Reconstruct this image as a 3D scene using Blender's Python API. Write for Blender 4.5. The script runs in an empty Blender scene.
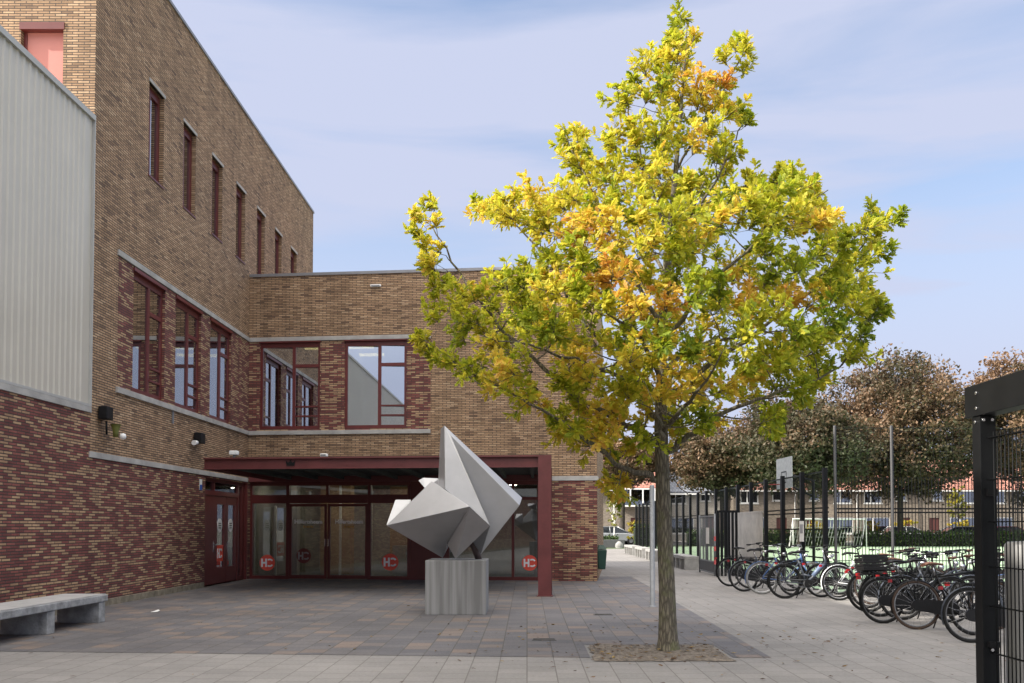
import bpy, bmesh, math, random
from mathutils import Vector, Matrix, Euler
R = math.radians
PI = math.pi
random.seed(7)
scn = bpy.context.scene
col = scn.collection

# ------------------------------------------------------------------ camera
F = 910.0; PX = 527.0; PY = 526.0; CH = 1.5; PITCH_A = R(1.8)
CT, ST = math.cos(PITCH_A), math.sin(PITCH_A); YP = PY - F * math.tan(PITCH_A)
cam = bpy.data.cameras.new('camera'); camo = bpy.data.objects.new('camera', cam); col.objects.link(camo)
cam.sensor_width = 36.0; cam.lens = F * 36.0 / 1024.0
cam.shift_x = -(PX - 512.0) / 1024.0; cam.shift_y = (YP - 341.5) / 1024.0
cam.clip_end = 5000; cam.clip_start = 0.05
camo.location = (0, 0, CH); camo.rotation_euler = (R(90) + PITCH_A, 0, 0)
scn.camera = camo

# ------------------------------------------------------------------ sun and sky
SUN_E = 31.8; SUN_PHI = 15.0
d = Vector((math.cos(R(SUN_E)) * math.cos(R(SUN_PHI)), math.cos(R(SUN_E)) * math.sin(R(SUN_PHI)), -math.sin(R(SUN_E))))
sl = bpy.data.lights.new('sun', 'SUN'); so = bpy.data.objects.new('sun', sl); col.objects.link(so)
sl.energy = 3.0; sl.angle = R(0.6); sl.color = (1.0, 0.93, 0.82)
so.rotation_euler = d.to_track_quat('-Z', 'Y').to_euler(); so.location = (-30, -10, 40)
w = bpy.data.worlds.new('World'); scn.world = w; w.use_nodes = True
nt = w.node_tree; nt.nodes.clear(); L = nt.links.new
def wn(t, **k):
    n = nt.nodes.new(t)
    for a, b in k.items(): setattr(n, a, b)
    return n
sky = wn('ShaderNodeTexSky', sky_type='NISHITA', sun_disc=False, sun_elevation=R(SUN_E), sun_rotation=R(180 + 90 - SUN_PHI))
sky.air_density = 1.0; sky.dust_density = 1.2; sky.ozone_density = 1.6
tc = wn('ShaderNodeTexCoord'); mp = wn('ShaderNodeMapping'); mp.inputs['Scale'].default_value = (0.9, 1.3, 7.0)
mp.inputs['Rotation'].default_value = (R(5), R(-7), 0)
L(tc.outputs['Generated'], mp.inputs['Vector'])
n1 = wn('ShaderNodeTexNoise'); n1.inputs['Scale'].default_value = 1.6; n1.inputs['Detail'].default_value = 7; n1.inputs['Roughness'].default_value = .52; n1.inputs['Distortion'].default_value = .5
L(mp.outputs[0], n1.inputs['Vector'])
rp = wn('ShaderNodeValToRGB'); rp.color_ramp.elements[0].position = .38; rp.color_ramp.elements[0].color = (.22,)*3 + (1,)
rp.color_ramp.elements[1].position = .62; rp.color_ramp.elements[1].color = (.97,)*3 + (1,)
L(n1.outputs['Fac'], rp.inputs[0])
mx = wn('ShaderNodeMix', data_type='RGBA')
# thin cloud overhead, out of view, is brightened: added fill for shaded facades and ground
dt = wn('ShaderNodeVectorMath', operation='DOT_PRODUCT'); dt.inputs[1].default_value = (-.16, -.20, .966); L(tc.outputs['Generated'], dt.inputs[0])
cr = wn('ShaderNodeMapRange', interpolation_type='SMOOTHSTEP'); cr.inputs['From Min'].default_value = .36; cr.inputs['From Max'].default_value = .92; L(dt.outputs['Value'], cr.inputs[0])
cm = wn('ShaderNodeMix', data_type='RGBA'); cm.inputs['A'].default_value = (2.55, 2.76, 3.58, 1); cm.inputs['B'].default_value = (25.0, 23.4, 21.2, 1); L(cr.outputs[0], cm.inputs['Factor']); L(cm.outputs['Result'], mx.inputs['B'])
sz = wn('ShaderNodeSeparateXYZ'); L(tc.outputs['Generated'], sz.inputs[0])
hz = wn('ShaderNodeMapRange', interpolation_type='SMOOTHSTEP'); hz.inputs['From Min'].default_value = .10; hz.inputs['From Max'].default_value = .50; hz.inputs['To Min'].default_value = 1.0; hz.inputs['To Max'].default_value = .0; L(sz.outputs[2], hz.inputs[0])
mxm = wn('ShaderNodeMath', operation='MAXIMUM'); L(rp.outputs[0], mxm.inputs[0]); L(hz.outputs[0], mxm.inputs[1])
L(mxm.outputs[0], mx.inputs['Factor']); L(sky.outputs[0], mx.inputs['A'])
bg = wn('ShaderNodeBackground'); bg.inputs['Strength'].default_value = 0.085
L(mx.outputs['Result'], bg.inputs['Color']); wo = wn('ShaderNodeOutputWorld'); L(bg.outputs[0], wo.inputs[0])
scn.view_settings.view_transform = 'Standard'; scn.view_settings.look = 'None'
scn.view_settings.exposure = 1.53; scn.view_settings.gamma = 1.0
scn.render.engine = 'CYCLES'

# ------------------------------------------------------------------ helpers
def ray(px, py):
    t = (YP - py) / F; return (px - PX) / F, CT - t * ST, ST + t * CT
def P(px, py, Y):
    a, b, c = ray(px, py); k = Y / b; return Vector((a * k, Y, CH + c * k))
def G(px, py):
    a, b, c = ray(px, py); k = -CH / c; return Vector((a * k, b * k, 0))
def top(o, label, cat=None, group=None, kind=None):
    if label: o['label'] = label
    if cat: o['category'] = cat
    if group: o['group'] = group
    if kind: o['kind'] = kind
    return o
def empty(name, loc=(0, 0, 0), rz=0, label=None, cat=None, group=None):
    o = bpy.data.objects.new(name, None); col.objects.link(o); o.location = loc; o.rotation_euler = (0, 0, rz)
    o.empty_display_size = .2
    return top(o, label, cat, group)
def copy_tree(o, parent=None):
    c = o.copy(); col.objects.link(c)
    if parent: c.parent = parent
    for ch in list(o.children): copy_tree(ch, c)
    return c
IDM = lambda u, d_, z: (u, d_, z)
class MB:
    def __init__(s): s.v = []; s.f = []; s.m = []; s.sm = []
    def face(s, pts, mi=0, sm=False):
        b = len(s.v); s.v += [tuple(p) for p in pts]; s.f.append(tuple(range(b, b + len(pts)))); s.m.append(mi); s.sm.append(sm)
    def hexa(s, c, mi=0):
        b = len(s.v); s.v += [tuple(p) for p in c]
        for q in ((0,3,2,1),(4,5,6,7),(0,1,5,4),(1,2,6,5),(2,3,7,6),(3,0,4,7)):
            s.f.append(tuple(b + i for i in q)); s.m.append(mi); s.sm.append(False)
    def box(s, x0, y0, z0, x1, y1, z1, mi=0, mp=None):
        c = [(x0,y0,z0),(x1,y0,z0),(x1,y1,z0),(x0,y1,z0),(x0,y0,z1),(x1,y0,z1),(x1,y1,z1),(x0,y1,z1)]
        if mp: c = [mp(*p) for p in c]
        s.hexa(c, mi); return s
    def rbox(s, cen, size, rot=(0,0,0), mi=0):
        M = Euler(rot).to_matrix(); cen = Vector(cen); a, b, c = [q / 2 for q in size]
        s.hexa([cen + M @ Vector(p) for p in ((-a,-b,-c),(a,-b,-c),(a,b,-c),(-a,b,-c),(-a,-b,c),(a,-b,c),(a,b,c),(-a,b,c))], mi); return s
    def tube(s, pts, rad, n=8, mi=0, cap=True, sm=True, closed=False):
        pts = [Vector(p) for p in pts]; k = len(pts)
        rad = rad if isinstance(rad, (list, tuple)) else [rad] * k
        b = len(s.v); up = None
        for i, p in enumerate(pts):
            if closed: t = pts[(i+1) % k] - pts[i-1]
            else: t = pts[min(i+1, k-1)] - pts[max(i-1, 0)]
            t = t.normalized() if t.length > 1e-9 else Vector((0,0,1))
            if up is None:
                up = Vector((0,0,1)) if abs(t.z) < .9 else Vector((1,0,0))
            a = t.cross(up)
            if a.length < 1e-6: a = t.cross(Vector((0,1,0)))
            a.normalize(); c = a.cross(t).normalized(); up = c
            for j in range(n):
                an = 2 * PI * j / n
                s.v.append(tuple(p + (a * math.cos(an) + c * math.sin(an)) * rad[i]))
        for i in range(k if closed else k - 1):
            i2 = (i + 1) % k
            for j in range(n):
                j2 = (j + 1) % n
                s.f.append((b + i*n + j, b + i*n + j2, b + i2*n + j2, b + i2*n + j)); s.m.append(mi); s.sm.append(sm)
        if cap and not closed:
            s.f.append(tuple(b + j for j in range(n))[::-1]); s.m.append(mi); s.sm.append(False)
            s.f.append(tuple(b + (k-1)*n + j for j in range(n))); s.m.append(mi); s.sm.append(False)
        return s
    def ring(s, cen, r, tr, axis='y', n=32, m=6, mi=0, a0=0, a1=2*PI):
        full = abs(a1 - a0 - 2*PI) < 1e-6
        pts = []
        cnt = n if full else n + 1
        for i in range(cnt):
            a = a0 + (a1 - a0) * i / n
            if axis == 'y': pts.append((cen[0] + r*math.cos(a), cen[1], cen[2] + r*math.sin(a)))
            elif axis == 'z': pts.append((cen[0] + r*math.cos(a), cen[1] + r*math.sin(a), cen[2]))
            else: pts.append((cen[0], cen[1] + r*math.cos(a), cen[2] + r*math.sin(a)))
        return s.tube(pts, tr, m, mi, closed=full)
    def lathe(s, cen, prof, n=20, mi=0):
        b = len(s.v)
        for r, z in prof:
            for j in range(n):
                a = 2*PI*j/n; s.v.append((cen[0] + r*math.cos(a), cen[1] + r*math.sin(a), cen[2] + z))
        for i in range(len(prof)-1):
            for j in range(n):
                j2 = (j+1) % n
                s.f.append((b+i*n+j, b+i*n+j2, b+(i+1)*n+j2, b+(i+1)*n+j)); s.m.append(mi); s.sm.append(True)
        for i in (0, len(prof)-1):
            if prof[i][0] > 1e-4:
                s.f.append(tuple(b+i*n+j for j in range(n))); s.m.append(mi); s.sm.append(False)
        return s
    def prism(s, poly, mp, d0, d1, mi=0):
        """polygon of (u,z) extruded between d0 and d1 through map"""
        n = len(poly)
        s.face([mp(u, d0, z) for u, z in poly], mi); s.face([mp(u, d1, z) for u, z in poly][::-1], mi)
        for i in range(n):
            u, z = poly[i]; u2, z2 = poly[(i+1) % n]
            s.face([mp(u,d0,z), mp(u2,d0,z2), mp(u2,d1,z2), mp(u,d1,z)], mi)
        return s
    def build(s, name, mats, parent=None, bevel=0, recalc=False, seg=2):
        me = bpy.data.meshes.new(name)
        me.from_pydata(s.v, [], s.f); 
        if not isinstance(mats, (list, tuple)): mats = [mats]
        for m in mats: me.materials.append(m)
        me.polygons.foreach_set('material_index', s.m); me.polygons.foreach_set('use_smooth', s.sm)
        if recalc or bevel:
            bm = bmesh.new(); bm.from_mesh(me); bmesh.ops.remove_doubles(bm, verts=bm.verts, dist=1e-5)
            bmesh.ops.recalc_face_normals(bm, faces=bm.faces); bm.to_mesh(me); bm.free()
        me.update()
        uv = me.uv_layers.new(name='UVMap'); data = [0.0] * (2 * len(me.loops)); vs = me.vertices
        for p in me.polygons:
            n = p.normal; ax, ay, az = abs(n.x), abs(n.y), abs(n.z)
            for li in p.loop_indices:
                c = vs[me.loops[li].vertex_index].co
                if az >= ax and az >= ay: a, b = c.x, c.y
                elif ax >= ay: a, b = c.y, c.z
                else: a, b = c.x, c.z
                data[2*li] = a; data[2*li+1] = b
        uv.data.foreach_set('uv', data)
        o = bpy.data.objects.new(name, me); col.objects.link(o)
        if parent: o.parent = parent
        if bevel:
            bv = o.modifiers.new('bevel', 'BEVEL'); bv.width = bevel; bv.segments = seg; bv.limit_method = 'ANGLE'; bv.angle_limit = R(40)
        return o

# ------------------------------------------------------------------ materials
MAT = {}
def newmat(name):
    m = bpy.data.materials.new(name); m.use_nodes = True; t = m.node_tree; t.nodes.clear()
    o = t.nodes.new('ShaderNodeOutputMaterial'); b = t.nodes.new('ShaderNodeBsdfPrincipled'); t.links.new(b.outputs[0], o.inputs[0])
    MAT[name] = m
    return m, t, b, o
def N(t, typ, ins=None, **k):
    n = t.nodes.new(typ)
    for a, b in k.items(): setattr(n, a, b)
    if ins:
        for a, b in ins.items(): n.inputs[a].default_value = b
    return n
def plain(name, c, rough=.6, metal=0, var=.12, scale=6, bump=.0, spec=.5, bscale=None):
    m, t, b, o = newmat(name)
    tc = N(t, 'ShaderNodeTexCoord'); nz = N(t, 'ShaderNodeTexNoise', {'Scale': scale, 'Detail': 6, 'Roughness': .6})
    t.links.new(tc.outputs['Object'], nz.inputs['Vector'])
    rp = N(t, 'ShaderNodeMapRange', {'From Min': .3, 'From Max': .7, 'To Min': 1 - var, 'To Max': 1 + var}); t.links.new(nz.outputs['Fac'], rp.inputs[0])
    mu = N(t, 'ShaderNodeVectorMath', {0: c}, operation='SCALE'); t.links.new(rp.outputs[0], mu.inputs['Scale'])
    t.links.new(mu.outputs[0], b.inputs['Base Color'])
    b.inputs['Roughness'].default_value = rough; b.inputs['Metallic'].default_value = metal; b.inputs['Specular IOR Level'].default_value = spec
    if bump:
        nb = N(t, 'ShaderNodeTexNoise', {'Scale': bscale or scale * 8, 'Detail': 5}); t.links.new(tc.outputs['Object'], nb.inputs['Vector'])
        bp = N(t, 'ShaderNodeBump', {'Strength': bump, 'Distance': .02}); t.links.new(nb.outputs['Fac'], bp.inputs['Height']); t.links.new(bp.outputs[0], b.inputs['Normal'])
    return m
def bricks(name, ramp, mortar, bw, rh, ms, offset=.5, swap=False, constant=False, stain=.18, bump=.5, rough=.85, bias=0, smooth=.15, fine=.15, streak=False):
    m, t, b, o = newmat(name); lk = t.links.new
    uv = N(t, 'ShaderNodeUVMap'); src = uv.outputs[0]
    if swap:
        sx = N(t, 'ShaderNodeSeparateXYZ'); cx = N(t, 'ShaderNodeCombineXYZ'); lk(src, sx.inputs[0]); lk(sx.outputs[0], cx.inputs[1]); lk(sx.outputs[1], cx.inputs[0]); src = cx.outputs[0]
    br = N(t, 'ShaderNodeTexBrick', {'Color1': (0,0,0,1), 'Color2': (1,1,1,1), 'Mortar': (.5,.5,.5,1), 'Scale': 1.0, 'Mortar Size': ms, 'Mortar Smooth': smooth, 'Bias': bias, 'Brick Width': bw, 'Row Height': rh}, offset=offset)
    lk(src, br.inputs['Vector'])
    rp = N(t, 'ShaderNodeValToRGB'); els = rp.color_ramp.elements
    if constant: rp.color_ramp.interpolation = 'CONSTANT'
    while len(els) < len(ramp): els.new(.5)
    for e, (p, c) in zip(els, ramp): e.position = p; e.color = c + (1,)
    lk(br.outputs['Color'], rp.inputs[0])
    nz = N(t, 'ShaderNodeTexNoise', {'Scale': .55, 'Detail': 5, 'Roughness': .62}); lk(src, nz.inputs['Vector'])
    mr = N(t, 'ShaderNodeMapRange', {'From Min': .3, 'From Max': .7, 'To Min': 1 - stain, 'To Max': 1 + stain}); lk(nz.outputs['Fac'], mr.inputs[0])
    nf = N(t, 'ShaderNodeTexNoise', {'Scale': 26.0, 'Detail': 4, 'Roughness': .7}); lk(src, nf.inputs['Vector'])
    mf = N(t, 'ShaderNodeMapRange', {'From Min': .3, 'From Max': .7, 'To Min': 1 - fine, 'To Max': 1 + fine}); lk(nf.outputs['Fac'], mf.inputs[0])
    mm = N(t, 'ShaderNodeMath', operation='MULTIPLY'); lk(mr.outputs[0], mm.inputs[0]); lk(mf.outputs[0], mm.inputs[1])
    if streak:   # rain streaks and deep bed joints
        ms_ = N(t, 'ShaderNodeMapping', {'Scale': (2.6, .22, 1)}); lk(src, ms_.inputs[0])
        ns = N(t, 'ShaderNodeTexNoise', {'Scale': 1.0, 'Detail': 5, 'Roughness': .6}); lk(ms_.outputs[0], ns.inputs[0])
        rs_ = N(t, 'ShaderNodeMapRange', {'From Min': .34, 'From Max': .6, 'To Min': .80, 'To Max': 1.05}); lk(ns.outputs[0], rs_.inputs[0])
        m2 = N(t, 'ShaderNodeMath', operation='MULTIPLY'); lk(mm.outputs[0], m2.inputs[0]); lk(rs_.outputs[0], m2.inputs[1])
        sp = N(t, 'ShaderNodeSeparateXYZ'); lk(src, sp.inputs[0]); dv = N(t, 'ShaderNodeMath', {1: rh}, operation='DIVIDE'); lk(sp.outputs[1], dv.inputs[0])
        fr_ = N(t, 'ShaderNodeMath', operation='FRACT'); lk(dv.outputs[0], fr_.inputs[0]); lt = N(t, 'ShaderNodeMath', {1: .17}, operation='LESS_THAN'); lk(fr_.outputs[0], lt.inputs[0])
        ma = N(t, 'ShaderNodeMath', {1: -.5, 2: 1.0}, operation='MULTIPLY_ADD'); lk(lt.outputs[0], ma.inputs[0])
        m3 = N(t, 'ShaderNodeMath', operation='MULTIPLY'); lk(m2.outputs[0], m3.inputs[0]); lk(ma.outputs[0], m3.inputs[1]); mm = m3
    mx = N(t, 'ShaderNodeMix', {'B': mortar + (1,)}, data_type='RGBA'); lk(br.outputs['Fac'], mx.inputs['Factor']); lk(rp.outputs[0], mx.inputs['A'])
    vs = N(t, 'ShaderNodeVectorMath', operation='SCALE'); lk(mx.outputs['Result'], vs.inputs[0]); lk(mm.outputs[0], vs.inputs['Scale'])
    lk(vs.outputs[0], b.inputs['Base Color']); b.inputs['Roughness'].default_value = rough
    hh = N(t, 'ShaderNodeMath', operation='MULTIPLY_ADD'); lk(br.outputs['Fac'], hh.inputs[0]); hh.inputs[1].default_value = -1.0; lk(nf.outputs['Fac'], hh.inputs[2])
    bp = N(t, 'ShaderNodeBump', {'Strength': bump, 'Distance': .008}); lk(hh.outputs[0], bp.inputs['Height']); lk(bp.outputs[0], b.inputs['Normal'])
    return m
def glass(name, tint, refl, rough=0.0):
    m, t, b, o = newmat(name); lk = t.links.new; t.nodes.remove(b)
    tr = N(t, 'ShaderNodeBsdfTransparent', {'Color': tint + (1,)}); gl = N(t, 'ShaderNodeBsdfGlossy', {'Color': (.9,.92,.95,1), 'Roughness': rough})
    fr = N(t, 'ShaderNodeLayerWeight', {'Blend': .25}); mr = N(t, 'ShaderNodeMapRange', {'From Min': 0, 'From Max': 1, 'To Min': refl, 'To Max': 1.0}); lk(fr.outputs['Fresnel'], mr.inputs[0])
    mx = N(t, 'ShaderNodeMixShader'); lk(mr.outputs[0], mx.inputs[0]); lk(tr.outputs[0], mx.inputs[1]); lk(gl.outputs[0], mx.inputs[2]); lk(mx.outputs[0], o.inputs[0])
    return m
def leafmat(name, stops, trans=.45, rough=.5):
    m, t, b, o = newmat(name); lk = t.links.new
    at = N(t, 'ShaderNodeAttribute', attribute_name='tint'); rp = N(t, 'ShaderNodeValToRGB'); els = rp.color_ramp.elements
    while len(els) < len(stops): els.new(.5)
    for e, (p, c) in zip(els, stops): e.position = p; e.color = c + (1,)
    lk(at.outputs['Fac'], rp.inputs[0]); lk(rp.outputs[0], b.inputs['Base Color']); b.inputs['Roughness'].default_value = rough; b.inputs['Specular IOR Level'].default_value = .35
    tl = N(t, 'ShaderNodeBsdfTranslucent'); lk(rp.outputs[0], tl.inputs[0])
    mx = N(t, 'ShaderNodeMixShader', {0: trans}); lk(b.outputs[0], mx.inputs[1]); lk(tl.outputs[0], mx.inputs[2]); lk(mx.outputs[0], o.inputs[0])
    return m
def emit(name, c, s):
    m, t, b, o = newmat(name); b.inputs['Base Color'].default_value = c + (1,); b.inputs['Emission Color'].default_value = c + (1,); b.inputs['Emission Strength'].default_value = s
    return m

YB = bricks('yellow_brick', [(0, (.15,.09,.055)), (.10, (.27,.165,.09)), (.45, (.365,.23,.13)), (.85, (.44,.285,.165)), (1, (.50,.35,.215))], (.075,.055,.043), .215, .048, .0085, stain=.12, bump=.6, streak=True)
RB = bricks('red_brick_mix', [(0, (.15,.043,.036)), (.28, (.205,.06,.048)), (.44, (.24,.078,.06)), (.56, (.43,.275,.155)), (.80, (.35,.21,.12))], (.065,.045,.04), .235, .048, .0085, constant=True, stain=.15, bump=.6, streak=True)
TILE = bricks('light_tile', [(0, (.185,.176,.168)), (.5, (.200,.190,.181)), (1, (.218,.206,.196))], (.115,.105,.095), .3, .3, .006, offset=.5, swap=True, stain=.16, bump=.35, rough=.8, fine=.12)
DARK = bricks('dark_paver', [(0, (.090,.087,.093)), (.35, (.105,.101,.106)), (.58, (.122,.115,.116)), (.74, (.110,.105,.109)), (.86, (.145,.120,.106)), (1, (.172,.134,.112))], (.072,.066,.06), .3, .3, .008, offset=.5, swap=True, stain=.2, bump=.4, rough=.72, fine=.16)
HOUSEB = bricks('house_brick', [(0, (.15,.12,.09)), (.5, (.22,.18,.14)), (1, (.28,.23,.18))], (.2,.18,.15), .22, .065, .008, stain=.1, bump=.3)
ROOFR = bricks('red_roof_tile', [(0, (.27,.115,.085)), (.5, (.34,.155,.115)), (1, (.41,.20,.15))], (.12,.04,.03), .3, .34, .035, stain=.15, bump=.9, smooth=.6)
ROOFG = bricks('grey_roof_tile', [(0, (.10,.11,.13)), (1, (.18,.19,.22))], (.05,.05,.06), .3, .34, .03, stain=.15, bump=.8, smooth=.6)
STONE = plain('stone_band', (.36,.35,.33), .85, var=.22, scale=3, bump=.3)
CLAD = plain('metal_cladding', (.52,.49,.425), .42, metal=.15, var=.06, scale=.8)
CAP = plain('roof_flashing', (.25,.25,.26), .45, metal=.4, var=.1)
REDF = plain('red_frame_paint', (.115,.021,.019), .42, var=.12, scale=4)
REDS = plain('red_steel', (.12,.03,.03), .45, var=.18, scale=3)
SALM = plain('salmon_panel', (.46,.17,.14), .5, var=.05, scale=1)
WHITEP = plain('white_paint', (.75,.75,.73), .5, var=.05)
PLAST = plain('interior_wall', (.44,.43,.40), .9, var=.06, scale=1)
INTD = plain('interior_floor', (.10,.095,.09), .55, var=.1)
CEIL = plain('interior_ceiling', (.35,.34,.33), .9, var=.04)
SOFF = plain('canopy_soffit', (.045,.05,.05), .8, var=.2)
CONC = plain('concrete', (.28,.275,.265), .85, var=.2, scale=5, bump=.3)
BLACKM = plain('black_steel', (.008,.0085,.0095), .45, var=.2, scale=5, spec=.16)
BLACKP = plain('black_plastic', (.010,.010,.011), .5, var=.15, spec=.2)
GALV = plain('galvanised_steel', (.19,.20,.215), .5, metal=.3, var=.14, scale=9)
STEEL = plain('dull_steel_sheet', (.56,.53,.48), .45, metal=.4, var=.22, scale=2.4, bump=.12, bscale=5)
CHROME = plain('bright_metal', (.55,.55,.56), .25, metal=.9, var=.08)
RUB = plain('tyre_rubber', (.013,.013,.013), .8, var=.2, spec=.2)
SOIL = plain('bare_soil', (.15,.125,.10), .95, var=.6, scale=14, bump=1.0, bscale=30)
GRASSM = plain('verge', (.06,.09,.03), .95, var=.4, scale=3, bump=.8)
PITCH = plain('sports_pitch', (.30,.42,.27), .9, var=.08, scale=1.2)
ASPH = plain('asphalt', (.055,.055,.057), .9, var=.15, scale=8, bump=.3)
GROUND = plain('far_ground', (.16,.15,.13), .95, var=.15, scale=.6)
REDL = plain('red_lens', (.26,.008,.01), .3, var=.02)
BROWN = plain('brown_leather', (.12,.05,.028), .55, var=.2)
BLUEF = plain('blue_bike_paint', (.06,.12,.28), .35, var=.05)
SLATE = plain('slate_bike_paint', (.04,.048,.065), .4, var=.05)
WHITEF = plain('white_bike_paint', (.62,.64,.66), .35, var=.04)
GREENP = plain('green_bin_plastic', (.012,.05,.035), .5, var=.1)
FILM = plain('frosted_film', (.66,.69,.71), .7, var=.03)
GLASSU = glass('window_glass', (.58,.61,.61), .52)
GLASSF = glass('reflective_glass', (.58,.61,.61), .60)
GLASSD = glass('door_glass', (.70,.73,.72), .15)
CARG = glass('car_glass', (.12,.13,.14), .12)
DISC = plain('sticker_red', (.85,.10,.06), .5, var=.03)
DISCD = plain('sticker_red_shaded', (.16,.03,.025), .6, var=.03)  # darker copy of the red sticker, shade put into its colour
LETW = plain('lettering_white', (.92,.92,.92), .6, var=.02)
LETG = plain('lettering_shaded', (.32,.28,.26), .6, var=.02)  # white letters of that disc, dimmed by shade in the colour
LETO = plain('lettering_orange', (.42,.22,.05), .6, var=.02)
LAMPE = emit('lamp_lit', (1.0, .88, .68), 17.0)
TUBEE = emit('tube_lit', (1.0, .78, .3), 1.1)
def bark_mat():
    m, t, b, o = newmat('bark'); lk = t.links.new; tc = N(t, 'ShaderNodeTexCoord')
    mp = N(t, 'ShaderNodeMapping', {'Scale': (34, 34, 6)}); lk(tc.outputs['Object'], mp.inputs[0])
    v = N(t, 'ShaderNodeTexVoronoi', {'Scale': 1.0}, feature='DISTANCE_TO_EDGE'); nz = N(t, 'ShaderNodeTexNoise', {'Scale': 5.0, 'Detail': 8, 'Roughness': .7}); lk(tc.outputs['Object'], nz.inputs[0])
    va = N(t, 'ShaderNodeVectorMath', operation='ADD'); lk(mp.outputs[0], va.inputs[0]); lk(nz.outputs['Color'], va.inputs[1]); lk(va.outputs[0], v.inputs[0])
    rp = N(t, 'ShaderNodeValToRGB'); e = rp.color_ramp.elements; e[0].position = .0; e[0].color = (.06,.052,.04,1); e[1].position = .34; e[1].color = (.20,.175,.125,1); lk(v.outputs['Distance'], rp.inputs[0])
    r2 = N(t, 'ShaderNodeValToRGB'); e = r2.color_ramp.elements; e[0].position = .5; e[0].color = (0,0,0,1); e[1].position = .72; e[1].color = (1,1,1,1); lk(nz.outputs['Fac'], r2.inputs[0])
    mx = N(t, 'ShaderNodeMix', {'B': (.115,.125,.05,1)}, data_type='RGBA'); lk(r2.outputs[0], mx.inputs['Factor']); lk(rp.outputs[0], mx.inputs['A']); lk(mx.outputs['Result'], b.inputs['Base Color']); b.inputs['Roughness'].default_value = .95
    bp = N(t, 'ShaderNodeBump', {'Strength': .9, 'Distance': .012}); lk(v.outputs['Distance'], bp.inputs['Height']); lk(bp.outputs[0], b.inputs['Normal'])
    return m
BARK = bark_mat()
BARKD = plain('dark_bark', (.06,.05,.04), .95, var=.3, scale=6, bump=.8)
# pedestal concrete: pale with dark rain streaks running down
def streak_mat():
    m, t, b, o = newmat('streaked_concrete'); lk = t.links.new
    tc = N(t, 'ShaderNodeTexCoord'); mp = N(t, 'ShaderNodeMapping', {'Scale': (13, 13, .45)}); lk(tc.outputs['Object'], mp.inputs[0])
    n1 = N(t, 'ShaderNodeTexNoise', {'Scale': 1.0, 'Detail': 4}); lk(mp.outputs[0], n1.inputs[0])
    rp = N(t, 'ShaderNodeValToRGB'); rp.color_ramp.elements[0].position = .40; rp.color_ramp.elements[0].color = (.185,.183,.18,1); rp.color_ramp.elements[1].position = .66; rp.color_ramp.elements[1].color = (.30,.30,.298,1)
    lk(n1.outputs[0], rp.inputs[0]); lk(rp.outputs[0], b.inputs['Base Color']); b.inputs['Roughness'].default_value = .85
    n2 = N(t, 'ShaderNodeTexNoise', {'Scale': 60.0}); lk(tc.outputs['Object'], n2.inputs[0]); bp = N(t, 'ShaderNodeBump', {'Strength': .3, 'Distance': .005}); lk(n2.outputs[0], bp.inputs['Height']); lk(bp.outputs[0], b.inputs['Normal'])
    return m
STREAK = streak_mat()
SCULP = plain('sculpture_metal', (.40,.40,.41), .42, metal=.55, var=.07, scale=2.5)

# ------------------------------------------------------------------ the ground
def sheet(name, pts, z, mat, **k):
    m = MB(); m.face([(x, y, z) for x, y in pts], 0); o = m.build(name, mat); top(o, None, kind='structure'); return o
sheet('ground', [(-900,-300),(900,-300),(900,1800),(-900,1800)], -.012, GROUND)
sheet('plaza_paving', [(-30,-20),(30,-20),(30,20.7),(6.95,20.7),(6.95,60),(-30,60)], 0.0, TILE)
sheet('entrance_paving', [(-7.9,11.05),(.72,10.42),(.72,11.55),(2.35,11.55),(2.35,10.42),(2.78,10.4),(3.1,27),(-7.9,27)], .004, DARK)
sheet('pitch', [(6.95,20.7),(60,20.7),(60,66.5),(6.95,66.5)], .0, PITCH)
sheet('verge', [(-30,60.05),(6.9,60.05),(6.9,66.6),(70,66.6),(70,71),(-30,71)], .004, GRASSM)
sheet('road', [(-120,71),(150,71),(150,80),(-120,80)], -.004, ASPH)
sheet('pavement', [(-120,80.05),(150,80.05),(150,87.9),(-120,87.9)], .06, TILE)
# tree pit soil: a slightly humped grid
m = MB(); nx, ny = 22, 16; x0, x1, y0, y1 = .76, 2.32, 10.12, 11.5; rr = random.Random(3)
pit = [[(x0 + (x1-x0)*i/nx + rr.uniform(-.03,.03), y0 + (y1-y0)*j/ny + rr.uniform(-.03,.03), .007 + (0 if i in (0,nx) or j in (0,ny) else rr.uniform(.0,.022))) for i in range(nx+1)] for j in range(ny+1)]
for j in range(ny):
    for i in range(nx): m.face([pit[j][i], pit[j][i+1], pit[j+1][i+1], pit[j+1][i]], 0, True)
top(m.build('soil_bed', SOIL, recalc=True), None, kind='structure')

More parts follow.
